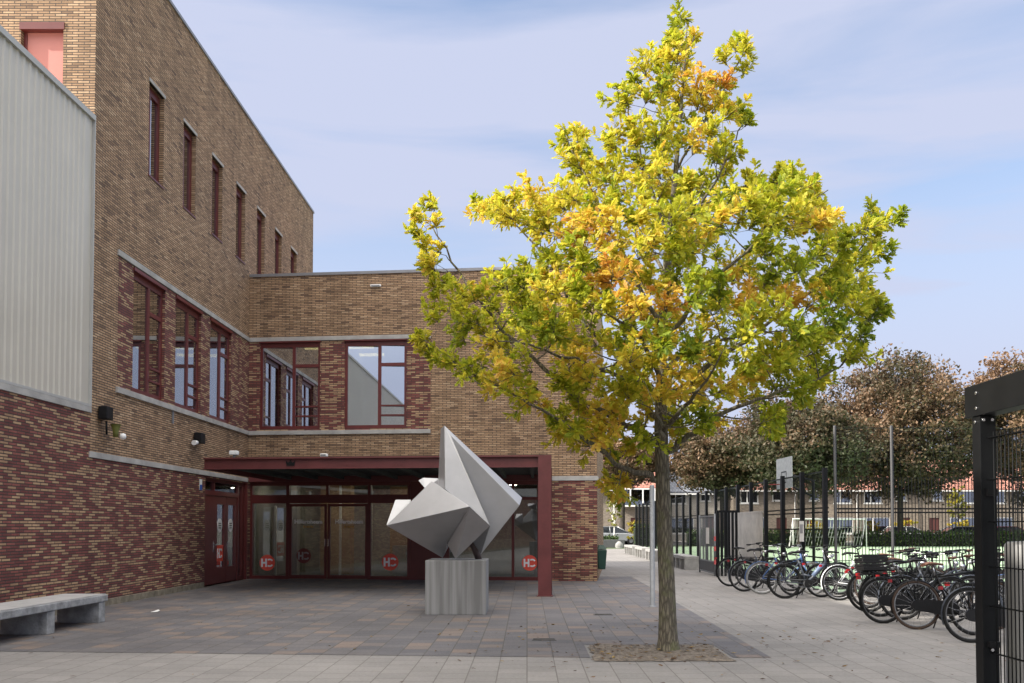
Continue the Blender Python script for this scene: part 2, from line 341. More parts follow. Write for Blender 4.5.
# ------------------------------------------------------------------ walls with openings
def wall_holes(m, mp, ub, zb, holes, th, zone):
    us = sorted(set([round(x, 4) for x in ub] + [round(h[i], 4) for h in holes for i in (0, 1)]))
    zs = sorted(set([round(x, 4) for x in zb] + [round(h[i], 4) for h in holes for i in (2, 3)]))
    def hole(u, z): return any(h[0] < u < h[1] and h[2] < z < h[3] for h in holes)
    for i in range(len(us)-1):
        for j in range(len(zs)-1):
            u, z = (us[i]+us[i+1])/2, (zs[j]+zs[j+1])/2
            if hole(u, z): continue
            k = zone(u, z)
            m.face([mp(us[i],0,zs[j]), mp(us[i+1],0,zs[j]), mp(us[i+1],0,zs[j+1]), mp(us[i],0,zs[j+1])], k)
            m.face([mp(us[i],th,zs[j]), mp(us[i],th,zs[j+1]), mp(us[i+1],th,zs[j+1]), mp(us[i+1],th,zs[j])], k)
    for a, b, c, e in holes:
        k = zone((a+b)/2 , (c+e)/2)
        for q in ([(a,c),(a,e)], [(b,c),(b,e)], [(a,c),(b,c)], [(a,e),(b,e)]):
            (p0, p1), (p2, p3) = q
            m.face([mp(p0,0,p1), mp(p2,0,p3), mp(p2,th,p3), mp(p0,th,p1)], k)
def big_window(parent, mp, u0, u1, z0, z1, dd, sash=False, swivel=0.0):
    f = MB(); w_ = .075; um = u0 + (u1-u0)*.56; zt = z1 - (z1-z0)*.27; zb1 = z0 + (z1-z0)*.26; zb2 = z0 + (z1-z0)*.15
    A = lambda a, b, c, e, d0=dd, d1=dd+.09: f.box(a, d0, c, b, d1, e, 0, mp)
    A(u0, u0+w_, z0, z1); A(u1-w_, u1, z0, z1); A(u0+w_, u1-w_, z0, z0+w_+.02); A(u0+w_, u1-w_, z1-.13, z1)
    A(um-.045, um+.045, z0+w_+.02, z1-.13)
    A(um+.045, u1-w_, zt-.045, zt+.045); A(um+.045, u1-w_, zb1-.022, zb1+.022, dd-.01, dd+.07); A(um+.045, u1-w_, zb2-.022, zb2+.022, dd-.01, dd+.07)
    f.box(u0-.02, -.03, z1-.002, u1+.02, dd+.03, z1+.07, 0, mp)
    win = f.build('window', REDF, parent, recalc=True)
    for a, b in ((u0+w_, um-.02), (um+.03, u1-w_)):
        sw = (b - a) * swivel; p = MB()
        p.hexa([mp(*c) for c in [(a,dd+.03,z0+w_),(b,dd+.03+sw,z0+w_),(b,dd+.034+sw,z0+w_),(a,dd+.034,z0+w_),(a,dd+.03,z1-.1),(b,dd+.03+sw,z1-.1),(b,dd+.034+sw,z1-.1),(a,dd+.034,z1-.1)]])
        p.build('pane', GLASSF if swivel else GLASSU, win, recalc=True)
    fo = .10 if swivel else 0
    q = MB(); q.box(u0+w_, dd+.07+fo, z0+w_, um-.03, dd+.078+fo, z0+(z1-z0)*.36, 0, mp); q.build('privacy_film', FILM, win, recalc=True); q = MB(); q.box(um+.05, dd+.07+fo, z0+w_, u1-w_, dd+.078+fo, zb1, 0, mp); q.build('privacy_film', FILM, win, recalc=True)
    if sash:
        s_ = MB(); tl = .32
        mp2 = lambda u, d_, z: mp(u, d_ + dd + .1 + (z - z0) / (z1 - z0) * tl, z)
        a, b, c, e = um+.05, u1-w_-.02, z0+.12, zt-.06
        for aa, bb, cc, ee in ((a, a+.06, c, e), (b-.06, b, c, e), (a, b, c, c+.06), (a, b, e-.06, e)): s_.box(aa, 0, cc, bb, .05, ee, 0, mp2)
        s_.build('open_sash', REDF, win, recalc=True)
    return win

# ================================================================== tall school building (left)
XW = -7.9
lm = lambda u, d_, z: (XW - d_, u, z)
def Yu(px, py=440):
    a, b, c = ray(px, py); return b * XW / a
def Zu(px, py):
    a, b, c = ray(px, py); return CH + c * XW / a
Y0, Y1 = 16.41, 33.3; HT = 13.05
school = empty('school_building', (XW, Y0, 0), 0, 'tall tan brick school block with narrow red windows and a pale ribbed metal wing', 'building')
mpw = lambda fn: (lambda u, d_, z: tuple(a - b for a, b in zip(fn(u, d_, z), (XW, Y0, 0))))
sm_ = mpw(lm)
big = [(18.13, 19.73), (20.33, 21.93), (22.56, 24.18)]
nar = [18.76 + 1.9*i for i in range(7)]
ZS, ZT = 4.18, 6.72
holes = [(a, b, ZS+.02, ZT-.09) for a, b in big] + [(a, a+.78, 8.84, 10.8) for a in nar] + [(22.32, 25.705, 0, 2.70)]
def zoneL(u, z):
    if z < 2.74: return 1
    if ZS-.05 < z < ZT+.05 and 17.45 < u < 25.72: return 1
    return 0
m = MB(); wall_holes(m, sm_, [Y0, 17.45, 25.72, Y1], [0, 2.74, ZS-.04, ZT+.04, HT], holes, .3, zoneL)
# front face of the tall block with the salmon-shuttered window, back, far side and roof
fm = mpw(lambda u, d_, z: (u, Y0 + d_, z))
wall_holes(m, fm, [-24, XW-.001], [0, HT], [(-9.28, -8.5, 8.84, 10.72)], .3, lambda u, z: 0)
m.box(-24-XW, Y1-.3-Y0, 0, -.31, Y1-Y0, HT, 0); m.box(-24-XW, .31, 0, -23.7-XW, Y1-Y0-.31, HT, 0); m.box(-23.9-XW, .3, HT-.4, -.3, Y1-Y0-.3, HT-.1, 0)
# near wing's brick base
m.box(-24-XW, -34, 0, 0, -.002, 3.54, 1)
m.build('wall', [YB, RB], school)
def band(nm, y0, y1, z0, z1, p=.03, mat=STONE): return MB().box(y0, -p, z0, y1, .06, z1, 0, sm_).build(nm, mat, school, recalc=True, bevel=.006)
band('stone_band', Y0-.3+.26, 25.66, 2.74, 2.85); band('stone_band', 17.4, 25.66, ZS-.115, ZS+.0, .05); band('stone_band', 17.4, 25.66, ZT+.005, ZT+.12, .035)
band('plinth', -17, 22.3, .0, .13, .012, plain('weathered_plinth', (.19,.165,.12), .95, var=.4, scale=5, bump=.4)); band('stone_band', -17, Y0-.01, 3.545, 3.655, .03)
m = MB().box(-.28-.0, Y1-Y0-.0+.03, HT, .035, -.03, HT+.07, 0); m.box(-24-XW, -.03, HT, -.281, .25, HT+.07, 0)
m.build('roof_coping', CAP, school, recalc=True)
# ribbed metal cladding of the near wing
m = MB(); prof = [(0,.0),(.09,.0),(.115,.02),(.155,.02),(.18,0)]; y = -17.0; us = []
while y < 16.10:
    for a, b in prof[:-1]: us.append((y + a, b))
    y += .18
us.append((16.36, 0))
for (a, p), (b, q) in zip(us[:-1], us[1:]): m.face([sm_(a, .02-p, 3.70), sm_(b, .02-q, 3.70), sm_(b, .02-q, 8.88), sm_(a, .02-p, 8.88)])
m.box(-24-XW, -33.6, 3.6, -.03, -.06, 8.88, 0)
m.build('metal_cladding', CLAD, school)
m = MB(); m.box(-17, -.04, 8.88, 16.38, .3, 8.98, 0, sm_); m.box(16.36, -.03, 3.66, 16.395, .06, 8.88, 0, sm_); m.box(-17, -.03, 3.657, 16.36, 0.03, 3.698, 0, sm_); m.build('roof_flashing', plain('pale_flashing', (.40,.40,.385), .5, var=.05), school, recalc=True)
for i, (a, b) in enumerate(big): big_window(school, sm_, a, b, ZS+.02, ZT-.09, .06, sash=i < 2)
for a in nar:
    f = MB(); b = a+.78; z0, z1 = 8.84, 10.8; dd = .10
    for aa, bb, cc, ee in ((a, a+.07, z0, z1), (b-.07, b, z0, z1), (a+.07, b-.07, z0, z0+.07), (a+.07, b-.07, z1-.16, z1), (a+.26, a+.31, z0+.07, z1-.16)): f.box(aa, dd, cc, bb, dd+.08, ee, 0, sm_)
    f.box(a-.01, -.02, z0-.035, b+.01, dd, z0+.0, 0, sm_)
    wi = f.build('window', REDF, school, recalc=True)
    MB().box(a+.07, dd+.04, z0+.07, b-.07, dd+.05, z1-.16, 0, sm_).build('pane', GLASSU, wi, recalc=True)
    MB().box(a-.03, -.025, z1, b+.03, .05, z1+.07, 0, sm_).build('lintel', STONE, wi, recalc=True)
f = MB(); f.box(-9.28, .1, 8.84, -9.22, .2, 10.72, 0, fm); f.box(-9.3, -.02, 10.60, -8.48, .2, 10.73, 0, fm)
wi = f.build('window', REDF, school, recalc=True); MB().box(-9.22, .12, 8.84, -8.5, .16, 10.6, 0, fm).build('salmon_shutter', SALM, wi, recalc=True)
# rooms behind the windows
m = MB(); a0, a1 = Y0+.6, Y1-.6
for z0, z1 in ((3.6, 6.9), (8.1, 11.4)):
    m.box(-6.2, a0-Y0, z0, -6.1, a1-Y0, z1, 0); m.box(-6.1, a0-Y0, z0-.1, -.35, a1-Y0, z0, 1); m.box(-6.1, a0-Y0, z1, -.35, a1-Y0, z1+.1, 2)
m.build('room_interior', [PLAST, INTD, CEIL], school)
# side doors in the left wall, under the canopy
def disc(m, mp, u, z, r, d0, d1, mi=0, n=28): m.prism([(u + r*math.cos(2*PI*i/n), z + r*math.sin(2*PI*i/n)) for i in range(n)], mp, d0, d1, mi)
def hc(m, mp, u, z, s, d0, d1, mi=0):
    B = lambda a, b, c, e: m.box(u + a*s, d0, z + c*s, u + b*s, d1, z + e*s, mi, mp)
    B(-.62, -.44, -.42, .42); B(-.44, -.20, -.09, .09); B(-.20, -.02, -.42, .42)
    arc = lambda r, t: (.26 + r*math.cos(t), r*math.sin(t))
    n = 14; t0, t1 = R(52), R(150)
    for a, b in ((R(35), R(120)), (R(-120), R(-35))):
        for i in range(n):
            p, q = a + (b-a)*i/n, a + (b-a)*(i+1)/n
            pl = [arc(.26, p), arc(.42, p), arc(.42, q), arc(.26, q)]
            m.prism([(u + x*s, z + y*s) for x, y in pl], mp, d0, d1, mi)
    B(.06, .18, .24, .40); B(.06, .18, -.40, -.24)
f = MB(); D = .10
fr = MB()
for a, b, c, e in ((22.32, 22.42, 0, 2.7), (25.10, 25.22, 0, 2.7), (25.46, 25.70, 0, 2.7), (22.42, 25.10, 2.28, 2.40), (22.42, 25.10, 2.62, 2.7), (23.2, 23.26, 2.40, 2.62), (25.22, 25.46, 2.60, 2.70), (25.22, 25.46, 0, .12)): fr.box(a, D-.02, c, b, D+.10, e, 0, sm_)
fr.box(25.655, -.004, 0, 25.703, .075, 2.7, 0, sm_)
dfr = fr.build('door_frame', REDF, school, recalc=True)
pp = MB(); pp.box(22.42, D+.03, 2.40, 25.1, D+.04, 2.62, 0, sm_); pp.build('pane', GLASSD, dfr, recalc=True); pp = MB(); pp.box(25.22, D+.03, .12, 25.46, D+.04, 2.6, 0, sm_); pp.build('pane', GLASSD, dfr, recalc=True)
for a, b, ga, gb, hu in ((22.44, 24.18, 23.50, 24.05, 23.23), (24.20, 25.08, 24.36, 24.92, 24.28)):
    lf = MB()
    for aa, bb, cc, ee in ((a, ga, .02, 2.27), (gb, b, .02, 2.27), (ga, gb, .02, .42), (ga, gb, 2.06, 2.27)): lf.box(aa, D, cc, bb, D+.06, ee, 0, sm_)
    leaf = lf.build('door', REDF, school, recalc=True)
    MB().box(ga, D+.03, .42, gb, D+.04, 2.06, 0, sm_).build('pane', GLASSU, leaf, recalc=True)
    h = MB(); h.box(hu-.02, D-.015, .85, hu+.02, D-.001, 1.10, 0, sm_); h.box(hu-.015, D-.06, 1.01, hu+.015, D-.016, 1.04, 0, sm_); h.box(hu-.015, D-.07, 1.01, hu+.14, D-.05, 1.04, 0, sm_); h.build('handle', CHROME, leaf, recalc=True)
    st = MB(); uc = (ga+gb)/2; disc(st, sm_, uc, 1.52, .18, D+.022, D+.028, 0); st.build('sticker', LETW, leaf, recalc=True)
    st = MB(); 
    for k in range(3): st.box(uc-.10, D+.016, 1.44+.06*k, uc+.10, D+.021, 1.46+.06*k, 0, sm_)
    st.build('sticker_print', BLACKP, leaf, recalc=True)
    if a < 23:
        st = MB(); st.box(ga+.01, D+.022, .58, gb-.01, D+.028, 1.0, 0, sm_); st.build('sticker', DISC, leaf, recalc=True)
        st = MB(); hc(st, sm_, uc, .79, .30, D+.014, D+.02, 0); st.build('lettering', LETW, leaf, recalc=True)
# dark vestibule behind the side doors
MB().box(-3.0, 22.0-Y0, .01, -.34, 25.66-Y0, .02, 1).box(-3.1, 22-Y0, 0, -3.0, 25.66-Y0, 2.9, 0).box(-3, 22-Y0, 2.75, -.34, 25.66-Y0, 2.85, 0).build('vestibule', [PLAST, INTD], school)

# ================================================================== entrance wing (front)
TH = math.atan(.103)
link = empty('entrance_building', (XW, 25.72, 0), -TH, 'two-storey brick entrance wing with glass doors under a dark red canopy', 'building')
ce, se = math.cos(TH), math.sin(TH)
def fhit(px, py):
    a, b, c = ray(px, py); k = (25.72 - .103 * 7.9) / (b + .103 * a); return a * k, b * k, CH + c * k
def fs(px, py=545): return (fhit(px, py)[0] + 7.9) / ce      # wall coordinate of a sighted point on the front wall
def fz(px, py): return fhit(px, py)[2]
LW = fs(597); HL = 8.58
gd0, gd1 = .02, fs(549)
w1 = (fs(259.6,385), fs(320,385)); w2 = (fs(344.5,385), fs(406.5,385)); zr = fs(430.5,430)
holes = [(w1[0], w1[1], ZS+.05, ZT-.03), (w2[0], w2[1], ZS+.05, ZT-.03), (gd0, gd1, 0, 2.76)]
def zoneF(u, z):
    if z < 2.74: return 1
    if ZS < z < ZT and u < zr: return 1
    return 0
m = MB(); wall_holes(m, IDM, [0, zr, LW], [0, 2.74, ZS+.0, ZT+.0, HL], holes, .3, zoneF)
m.box(LW-.3, .302, 0, LW, 9, HL, 0); m.box(-1.5, 8.7, 0, LW-.3, 9, HL, 0); m.box(-1, .3, HL-.4, LW-.3, 8.7, HL-.15, 0)
m.build('wall', [YB, RB], link)
MB().box(-.0, -.03, HL, LW+.03, .3, HL+.08, 0).box(LW-.27, .3, HL, LW+.03, 9, HL+.08, 0).build('roof_coping', CAP, link, recalc=True)
MB().box(0.03, -.05, ZS-.11, zr, .06, ZS+.005, 0).build('stone_band', STONE, link, recalc=True, bevel=.006)
MB().box(0.03, -.035, ZT+.005, zr, .06, ZT+.12, 0).build('stone_band', STONE, link, recalc=True, bevel=.006)
MB().box(gd1+.02, -.03, 2.74, LW+.03, .06, 2.86, 0).box(LW, .06, 2.74, LW+.03, 8.9, 2.86, 0).build('stone_band', STONE, link, recalc=True)
big_window(link, IDM, w1[0], w1[1], ZS+.05, ZT-.03, .05, swivel=.098); big_window(link, IDM, w2[0], w2[1], ZS+.05, ZT-.03, .05, swivel=.098)
m = MB(); m.box(.0, 5.0, 3.6, LW-.4, 5.1, 6.95, 0); m.box(0, .32, 3.5, LW-.4, 5, 3.6, 1); m.box(0, .32, 6.95, LW-.4, 5, 7.05, 2); m.box((w1[1]+w2[0])/2, .35, 3.6, (w1[1]+w2[0])/2+.1, 5, 6.95, 0)
m.build('room_interior', [PLAST, INTD, CEIL], link)
for k in (1.1, 2.3): MB().box(w1[0]+.9, k, 6.72, w1[1]+1.2, k+.14, 6.79, 0).build('ceiling_light', TUBEE, link)
# glass front: frames, beam, panel
D = .14
X = {k: fs(k) for k in (247, 250, 284, 287, 322, 324.9, 325.3, 328, 366, 369, 406, 409, 445, 448, 511, 513.5, 537, 549)}
fr = MB(); A = lambda a, b, c, e, d0=D, d1=D+.12: fr.box(a, d0, c, b, d1, e, 0)
ZB0, ZB1, ZTOP = 2.14, 2.38, 2.64
for a, b in ((gd0, X[250]), (X[284], X[287]), (X[366], X[369]), (X[406], X[409]), (X[445], X[448]), (X[511], X[513.5]), (X[537], gd1)): A(a, b, 0, 2.76)
A(X[250], X[406], ZTOP, 2.76, D+.004, D+.116); A(X[250], X[284], ZB0, ZB1, D-.01, D+.1); A(X[287], X[366], ZB0, ZB1, D-.01, D+.1); A(X[369], X[406], ZB0, ZB1, D-.01, D+.1); A(X[448], X[511], 2.22, 2.30); A(X[513.5], X[537], 2.22, 2.30); A(X[448], X[537], ZTOP, 2.76, D+.004, D+.116)
A(X[250], X[284], 0, .10); A(X[369], X[406], 0, .10); A(X[448], X[511], 0, .10); A(X[513.5], X[537], 0, .10)
fr.box(X[325.3]-.04, D, ZB1, X[325.3]+.04, D+.1, ZTOP, 0)
front = fr.build('glass_front', REDF, link, recalc=True)
MB().box(X[409], D+.02, 0, X[445], D+.08, 2.75, 0).build('red_panel', REDF, link, recalc=True)
p = MB()
for a, b, c, e in ((X[250], X[284], .1, ZB0), (X[369], X[406], .1, ZB0), (X[448], X[511], .1, 2.22), (X[513.5], X[537], .1, 2.22), (X[250], X[284], ZB1, ZTOP), (X[287], X[366], ZB1, ZTOP), (X[369], X[406], ZB1, ZTOP), (X[448], X[511], 2.3, ZTOP), (X[513.5], X[537], 2.3, ZTOP)): MB().box(a, D+.05, c, b, D+.062, e, 0).build('pane', GLASSD, front, recalc=True)
def sticker(parent, px, py, r, mat, lmat, dz=0):
    st = MB(); disc(st, IDM, fs(px, py), fz(px, py), r, D+.035, D+.042); st.build('sticker', mat, parent, recalc=True)
    st = MB(); hc(st, IDM, fs(px, py), fz(px, py), r*1.25, D+.026, D+.033); st.build('lettering', lmat, parent, recalc=True)
sticker(front, 264.8, 563, .225, DISC, LETW); sticker(front, 388.5, 562.3, .235, DISC, LETW); sticker(front, 529, 563.2, .215, DISC, LETW)
def text(body, size, cen, mat, parent, name='lettering', rz=0, ext=.002):
    c = bpy.data.curves.new('tmp', 'FONT'); c.body = body; c.size = size; c.align_x = 'CENTER'; c.extrude = ext; c.offset = .0035
    o = bpy.data.objects.new('tmp', c); col.objects.link(o); dg = bpy.context.evaluated_depsgraph_get(); dg.update()
    me = bpy.data.meshes.new_from_object(o.evaluated_get(dg)); me.name = name; bpy.data.objects.remove(o); bpy.data.curves.remove(c)
    me.materials.clear(); me.materials.append(mat)
    me.transform(Matrix.Rotation(R(90), 4, 'X'))
    t = bpy.data.objects.new(name, me); col.objects.link(t); t.location = cen; t.rotation_euler = (0, 0, rz)
    if parent: t.parent = parent
    return t
for a, b, tx in ((X[287], X[325.3]-.012, 306), (X[325.3]+.012, X[366], 347)):
    lf = MB(); w_ = .07
    for aa, bb, cc, ee in ((a, a+w_, .02, ZB0-.01), (b-w_, b, .02, ZB0-.01), (a+w_, b-w_, .02, .12), (a+w_, b-w_, ZB0-.09, ZB0-.01)): lf.box(aa, D+.01, cc, bb, D+.07, ee, 0)
    leaf = lf.build('door', REDF, link, recalc=True)
    MB().box(a+w_, D+.045, .12, b-w_, D+.055, ZB0-.09, 0).build('pane', GLASSD, leaf, recalc=True)
    hx = b-.05 if tx < 320 else a+.02
    MB().box(hx, D-.05, .93, hx+.03, D+.009, 1.13, 0).build('handle', CHROME, leaf, recalc=True)
    text('Hilfertsheem', .155, (fs(tx), D+.035, fz(tx, 523.5)), LETW, leaf)
    text('beatrix', .10, (fs(tx), D+.035, fz(tx, 527.6)), LETO, leaf)
    if tx < 320: sticker(leaf, 301.5, 556, .21, DISCD, LETG)
# lobby
m = MB(); x1 = LW-.35
m.box(.05, 6.0, 0, x1, 6.1, 2.85, 0); m.box(.05, .32, .01, x1, 6.0, .02, 1); m.box(.05, .32, 2.78, x1, 6.0, 2.85, 2); m.box(x1-.05, .32, 0, x1, 6, 2.8, 0)
m.box(.02, .32, .02, .05, 6, 2.78, 0)
m.box(fs(290), 2.6, .02, fs(290)+.95, 3.0, 2.78, 3); m.box(fs(352), 4.2, .02, fs(352)+1.3, 4.4, 2.78, 3); m.box(fs(268), 1.6, .02, fs(268)+.25, 1.85, 2.78, 2)
m.box(fs(450), 3.2, .02, fs(450)+2.0, 3.3, 1.1, 4); m.box(fs(371), 2.4, .02, fs(371)+1.6, 2.9, .9, 4)
m.box(fs(317), 2.0, .02, fs(317)+.06, 2.06, 2.78, 5); m.box(fs(352), 1.8, .02, fs(352)+.06, 1.86, 2.78, 5); m.box(fs(258), 1.2, .02, fs(258)+.06, 1.26, 2.1, 5)
m.build('lobby_interior', [plain('lobby_wall', (.27,.265,.245), .9, var=.1), INTD, CEIL, plain('lobby_wood', (.36,.24,.13), .6), plain('lobby_counter', (.30,.30,.28), .6), WHITEP], link)
for px_, dy in ((268, 1.0), (300, 1.5), (312, 3.4), (342, 2.4), (372, 1.2), (395, 3.6), (470, 1.4), (500, 3.0), (525, 1.8), (285, 4.6), (350, 5.0)):
    l = MB(); l.lathe((fs(px_), dy, 2.755), [(.11, 0), (.11, .02)], 14); l.build('downlight', LAMPE, link)
# canopy
cn = MB(); cx0, cx1, cy = 1.25, 9.02, -5.34; SK = lambda u, d_, z: (u - .09*(d_ - cy), d_, z)
cn.box(cx0, cy, 2.76, cx1, cy+.04, 3.02, 0, SK); cn.box(cx0, cy-.07, 2.985, cx1, cy, 3.02, 0, SK); cn.box(cx0, cy-.07, 2.76, cx1, cy, 2.785, 0, SK)
cn.box(cx0, cy+.04, 2.76, cx0+.04, -.01, 3.02, 0, SK); cn.box(cx1-.04, cy+.04, 2.76, cx1, -.01, 3.02, 0, SK)
cn.box(.06, -.06, 2.745, cx1-.5, -.004, 3.02, 0)
can = cn.build('canopy', REDS, link, recalc=True)
sf = MB(); sf.box(cx0+.04, cy+.04, 2.90, cx1-.04, -.065, 3.0, 0, SK)
for k in range(10): xx = cx0 + .45 + k*.76; sf.box(xx, cy+.041, 2.80, xx+.08, -.066, 2.90, 0, SK)
sf.build('soffit', SOFF, can, recalc=True)
bo = MB()
for k in range(8):
    for q in (2.83, 2.94):
        for e in (-.08, .08): bo.box(cx0+.12+k*1.08+e-.012, cy-.012, q-.012, cx0+.12+k*1.08+e+.012, cy-.001, q+.012, 0)
bo.build('bolts', REDF, can)
em = MB(); ex = 3.24
em.prism([(ex-.085,2.83),(ex+.085,2.83),(ex+.11,2.955),(ex+.05,2.89),(ex,2.965),(ex-.05,2.89),(ex-.11,2.955)], IDM, cy-.02, cy-.001, 0)
em.build('crown_emblem', BLACKP, can)
co = MB(); a, b = 8.74, 9.02
co.box(a, cy-.10, 0, b, cy-.075, 3.0, 0); co.box(a, cy+.10, 0, b, cy+.125, 2.755, 0); co.box((a+b)/2-.015, cy-.075, 0, (a+b)/2+.015, cy+.10, 2.755, 0); co.box(a-.03, cy-.13, 0, b+.03, cy+.15, .02, 0)
co.build('column', REDS, can, recalc=True)

# ================================================================== fixtures on the walls
def flood(px, py, label, arm=True, s=1.0):
    Y = Yu(px, py); z = Zu(px, py)
    e = empty('wall_floodlight', (XW, Y, z), 0, label, 'floodlight', 'floodlights on the brick wall')
    MB().box(.02, -.16*s, -.13*s, .24*s, .16*s, .17*s).build('housing', BLACKP, e, recalc=True, bevel=.015)
    MB().box(-.0, -.06, -.08, .02, .06, .1).build('bracket', BLACKM, e, recalc=True)
    return e
e = flood(100, 414, 'black box floodlight with an olive horn and round lamp beneath, left of the pair', s=.8)
MB().tube([(.12, 0, -.13), (.12, .02, -.38)], .02, 8).build('arm', BLACKM, e)
MB().lathe((.25, .1, -.42), [(.045, 0), (.05, .1), (.075, .19), (.10, .24)][::-1], 14).build('horn', plain('olive', (.13,.14,.03), .5), e)
MB().lathe((.36, .16, -.40), [(.001, -.06), (.045, -.045), (.06, 0), (.045, .045), (.001, .06)], 14).build('lamp_bulb', WHITEP, e)
e = flood(195, 439, 'small black box floodlight with a white bulb above the canopy end', s=.85)
MB().tube([(.10, -.16, -.10), (.10, -.34, -.12)], [.05, .06], 12).build('lamp_bulb', WHITEP, e)
def fl(px, py, dd): u = fs(px, py); return (XW + u*ce + dd*se*-1, 25.72 - u*se - dd*ce, fz(px, py))
e = empty('security_camera', P(234, 455, 21.4), 0, 'small white security camera standing on the canopy', 'camera')
MB().box(-.10, -.08, .0, .10, .08, .10).build('body', WHITEP, e, recalc=True, bevel=.02); MB().tube([(0,0,-.12),(0,0,.03)], .03, 8).build('mount', GALV, e)
e = empty('bulkhead_lamp', P(324, 455, 20.2), -TH, 'flat white lamp lying on the canopy top', 'lamp')
MB().box(-.08, -.06, -.04, .08, .06, .03).build('body', WHITEP, e, recalc=True, bevel=.02); MB().box(-.06, -.065, -.02, .06, -.061, .015).build('lens', GALV, e)
e = empty('emergency_lamp', fl(376, 286, 0.0), -TH, 'slim white emergency lamp high on the brick parapet', 'lamp')
MB().box(-.15, -.07, -.035, .15, -.001, .035).build('body', WHITEP, e, recalc=True, bevel=.012); MB().box(-.12, -.074, -.025, .12, -.0705, .01).build('lens', GALV, e)
e = MB().box(.002, -.08, -.13, .012, .08, .13).build('wall_sign', WHITEP, None, recalc=True); e.location = (XW, Yu(201), 2.5)
top(e, 'tiny blue and white sign on the red brick beside the side doors', 'sign')
MB().box(.0122, -.08, -.13, .014, .08, .0).build('blue_field', plain('sign_blue', (.03,.10,.40), .5), e)
e = MB().box(0, -.04, -.14, .02, .04, .14).build('vent_plate', GALV, None, recalc=True); e.location = (XW+.005, Yu(172), 3.92); top(e, 'small grey plate on the tan brick below the three windows', 'vent')

# ================================================================== sculpture on its pedestal
ped = empty('pedestal', (-1.205, 15.92, 0), R(0), 'cube-shaped concrete pedestal streaked by rain under the sculpture', 'pedestal')
MB().box(-.515, -.52, .0, .515, .5, .92).build('concrete_block', STREAK, ped, recalc=True, bevel=.012)
SC = P(455, 558, 15.9); SC = Vector((SC.x, SC.y, .92))
sc = empty('sculpture', SC, 0, 'angular grey faceted metal sculpture of pointed wedges on a concrete cube', 'sculpture')
def q(px, py, Y): return P(px, py, Y) - SC
def solid(name, V, faces, parent=sc):
    m = MB()
    for f in faces: m.face([V[k] for k in f])
    return m.build(name, SCULP, parent, recalc=True, bevel=.006)
V = dict(A=q(444.3,425.5,15.75), B=q(440.6,428.8,16.0), C=q(437.8,487,15.9), D=q(445,489,15.55), E=q(490.2,526,15.35), Fv=q(450.5,435,15.72),
         Gt=q(522.2,498,16.0), Gb=q(519.6,505.4,15.78), H=q(481,554.5,15.9), K=q(470,520,15.6), Rb=q(462,515,16.6), Rt=q(447,430,16.0))
solid('tall_wedge', V, [('A','B','C','D'), ('A','D','E','Fv'), ('A','Fv','Gb','Gt'), ('Fv','E','H'), ('Fv','H','Gb'), ('B','A','Rt'), ('A','Gt','Rt'), ('Rt','Gt','Rb'), ('Rt','Rb','B'), ('B','Rb','C'), ('Gt','Gb','H','Rb'), ('C','Rb','H'), ('C','H','E','D')])
V = dict(I=q(431.7,481,15.75), J=q(386.3,525.5,15.6), K=q(469.8,506.5,14.9), E=q(490.2,525.7,15.15), N=q(455.6,559.3,15.55), O=q(447.2,544,15.75), P=q(442.8,558,16.2), Rr=q(437,515,16.45), W=q(478,516,15.5))
solid('star_block', V, [('I','J','K'), ('I','K','W'), ('K','E','W'), ('J','P','K'), ('P','O','K'), ('K','O','N'), ('K','N','E'), ('I','W','Rr'), ('W','E','Rr'), ('E','N','Rr'), ('N','O','Rr'), ('O','P','Rr'), ('P','J','Rr'), ('J','I','Rr')])
V = dict(a=q(386.3,525,15.75), b=q(395.4,499.6,16.0), c=q(411,499.6,16.05), e=q(410,525,15.85), f=q(402,512,16.45))
solid('side_wedge', V, [('a','b','c','e'), ('a','b','f'), ('b','c','f'), ('c','e','f'), ('e','a','f')])
V = dict(a=q(418.4,480.3,15.95), b=q(423.1,477.7,16.05), c=q(440,478.3,16.1), e=q(440,492,15.95), g=q(424.7,488,15.85), f=q(430,486,16.5))
solid('top_wedge', V, [('a','b','c','e','g'), ('a','b','f'), ('b','c','f'), ('c','e','f'), ('e','g','f'), ('g','a','f')])
MB().tube([q(472,541,15.95), q(479,559.5,16.05)], [.07,.06], 6).build('support_leg', plain('dark_support', (.10,.07,.065), .6), sc)

# ================================================================== concrete bench at the left wall
e = empty('concrete_bench', (-6.95, 12.4, 0), 0, 'long low concrete bench against the red brick wall at the left edge', 'bench')
BC = plain('stained_concrete', (.27,.275,.28), .85, var=.4, scale=6, bump=.4)
MB().box(-.35, -4.2, .32, .35, 1.98, .425).build('seat', BC, e, recalc=True, bevel=.012)
MB().box(-.33, -4.18, .427, .325, 1.95, .437).build('seat_top', plain('pale_top', (.36,.355,.35), .8, var=.15, scale=4, bump=.2), e, recalc=True)  # top sheet coloured paler than the slab
for y in (-2.9, -1.35, .2, 1.72): MB().box(-.32, y, 0, .335, y+.2, .319).build('leg', BC, e, recalc=True, bevel=.01)

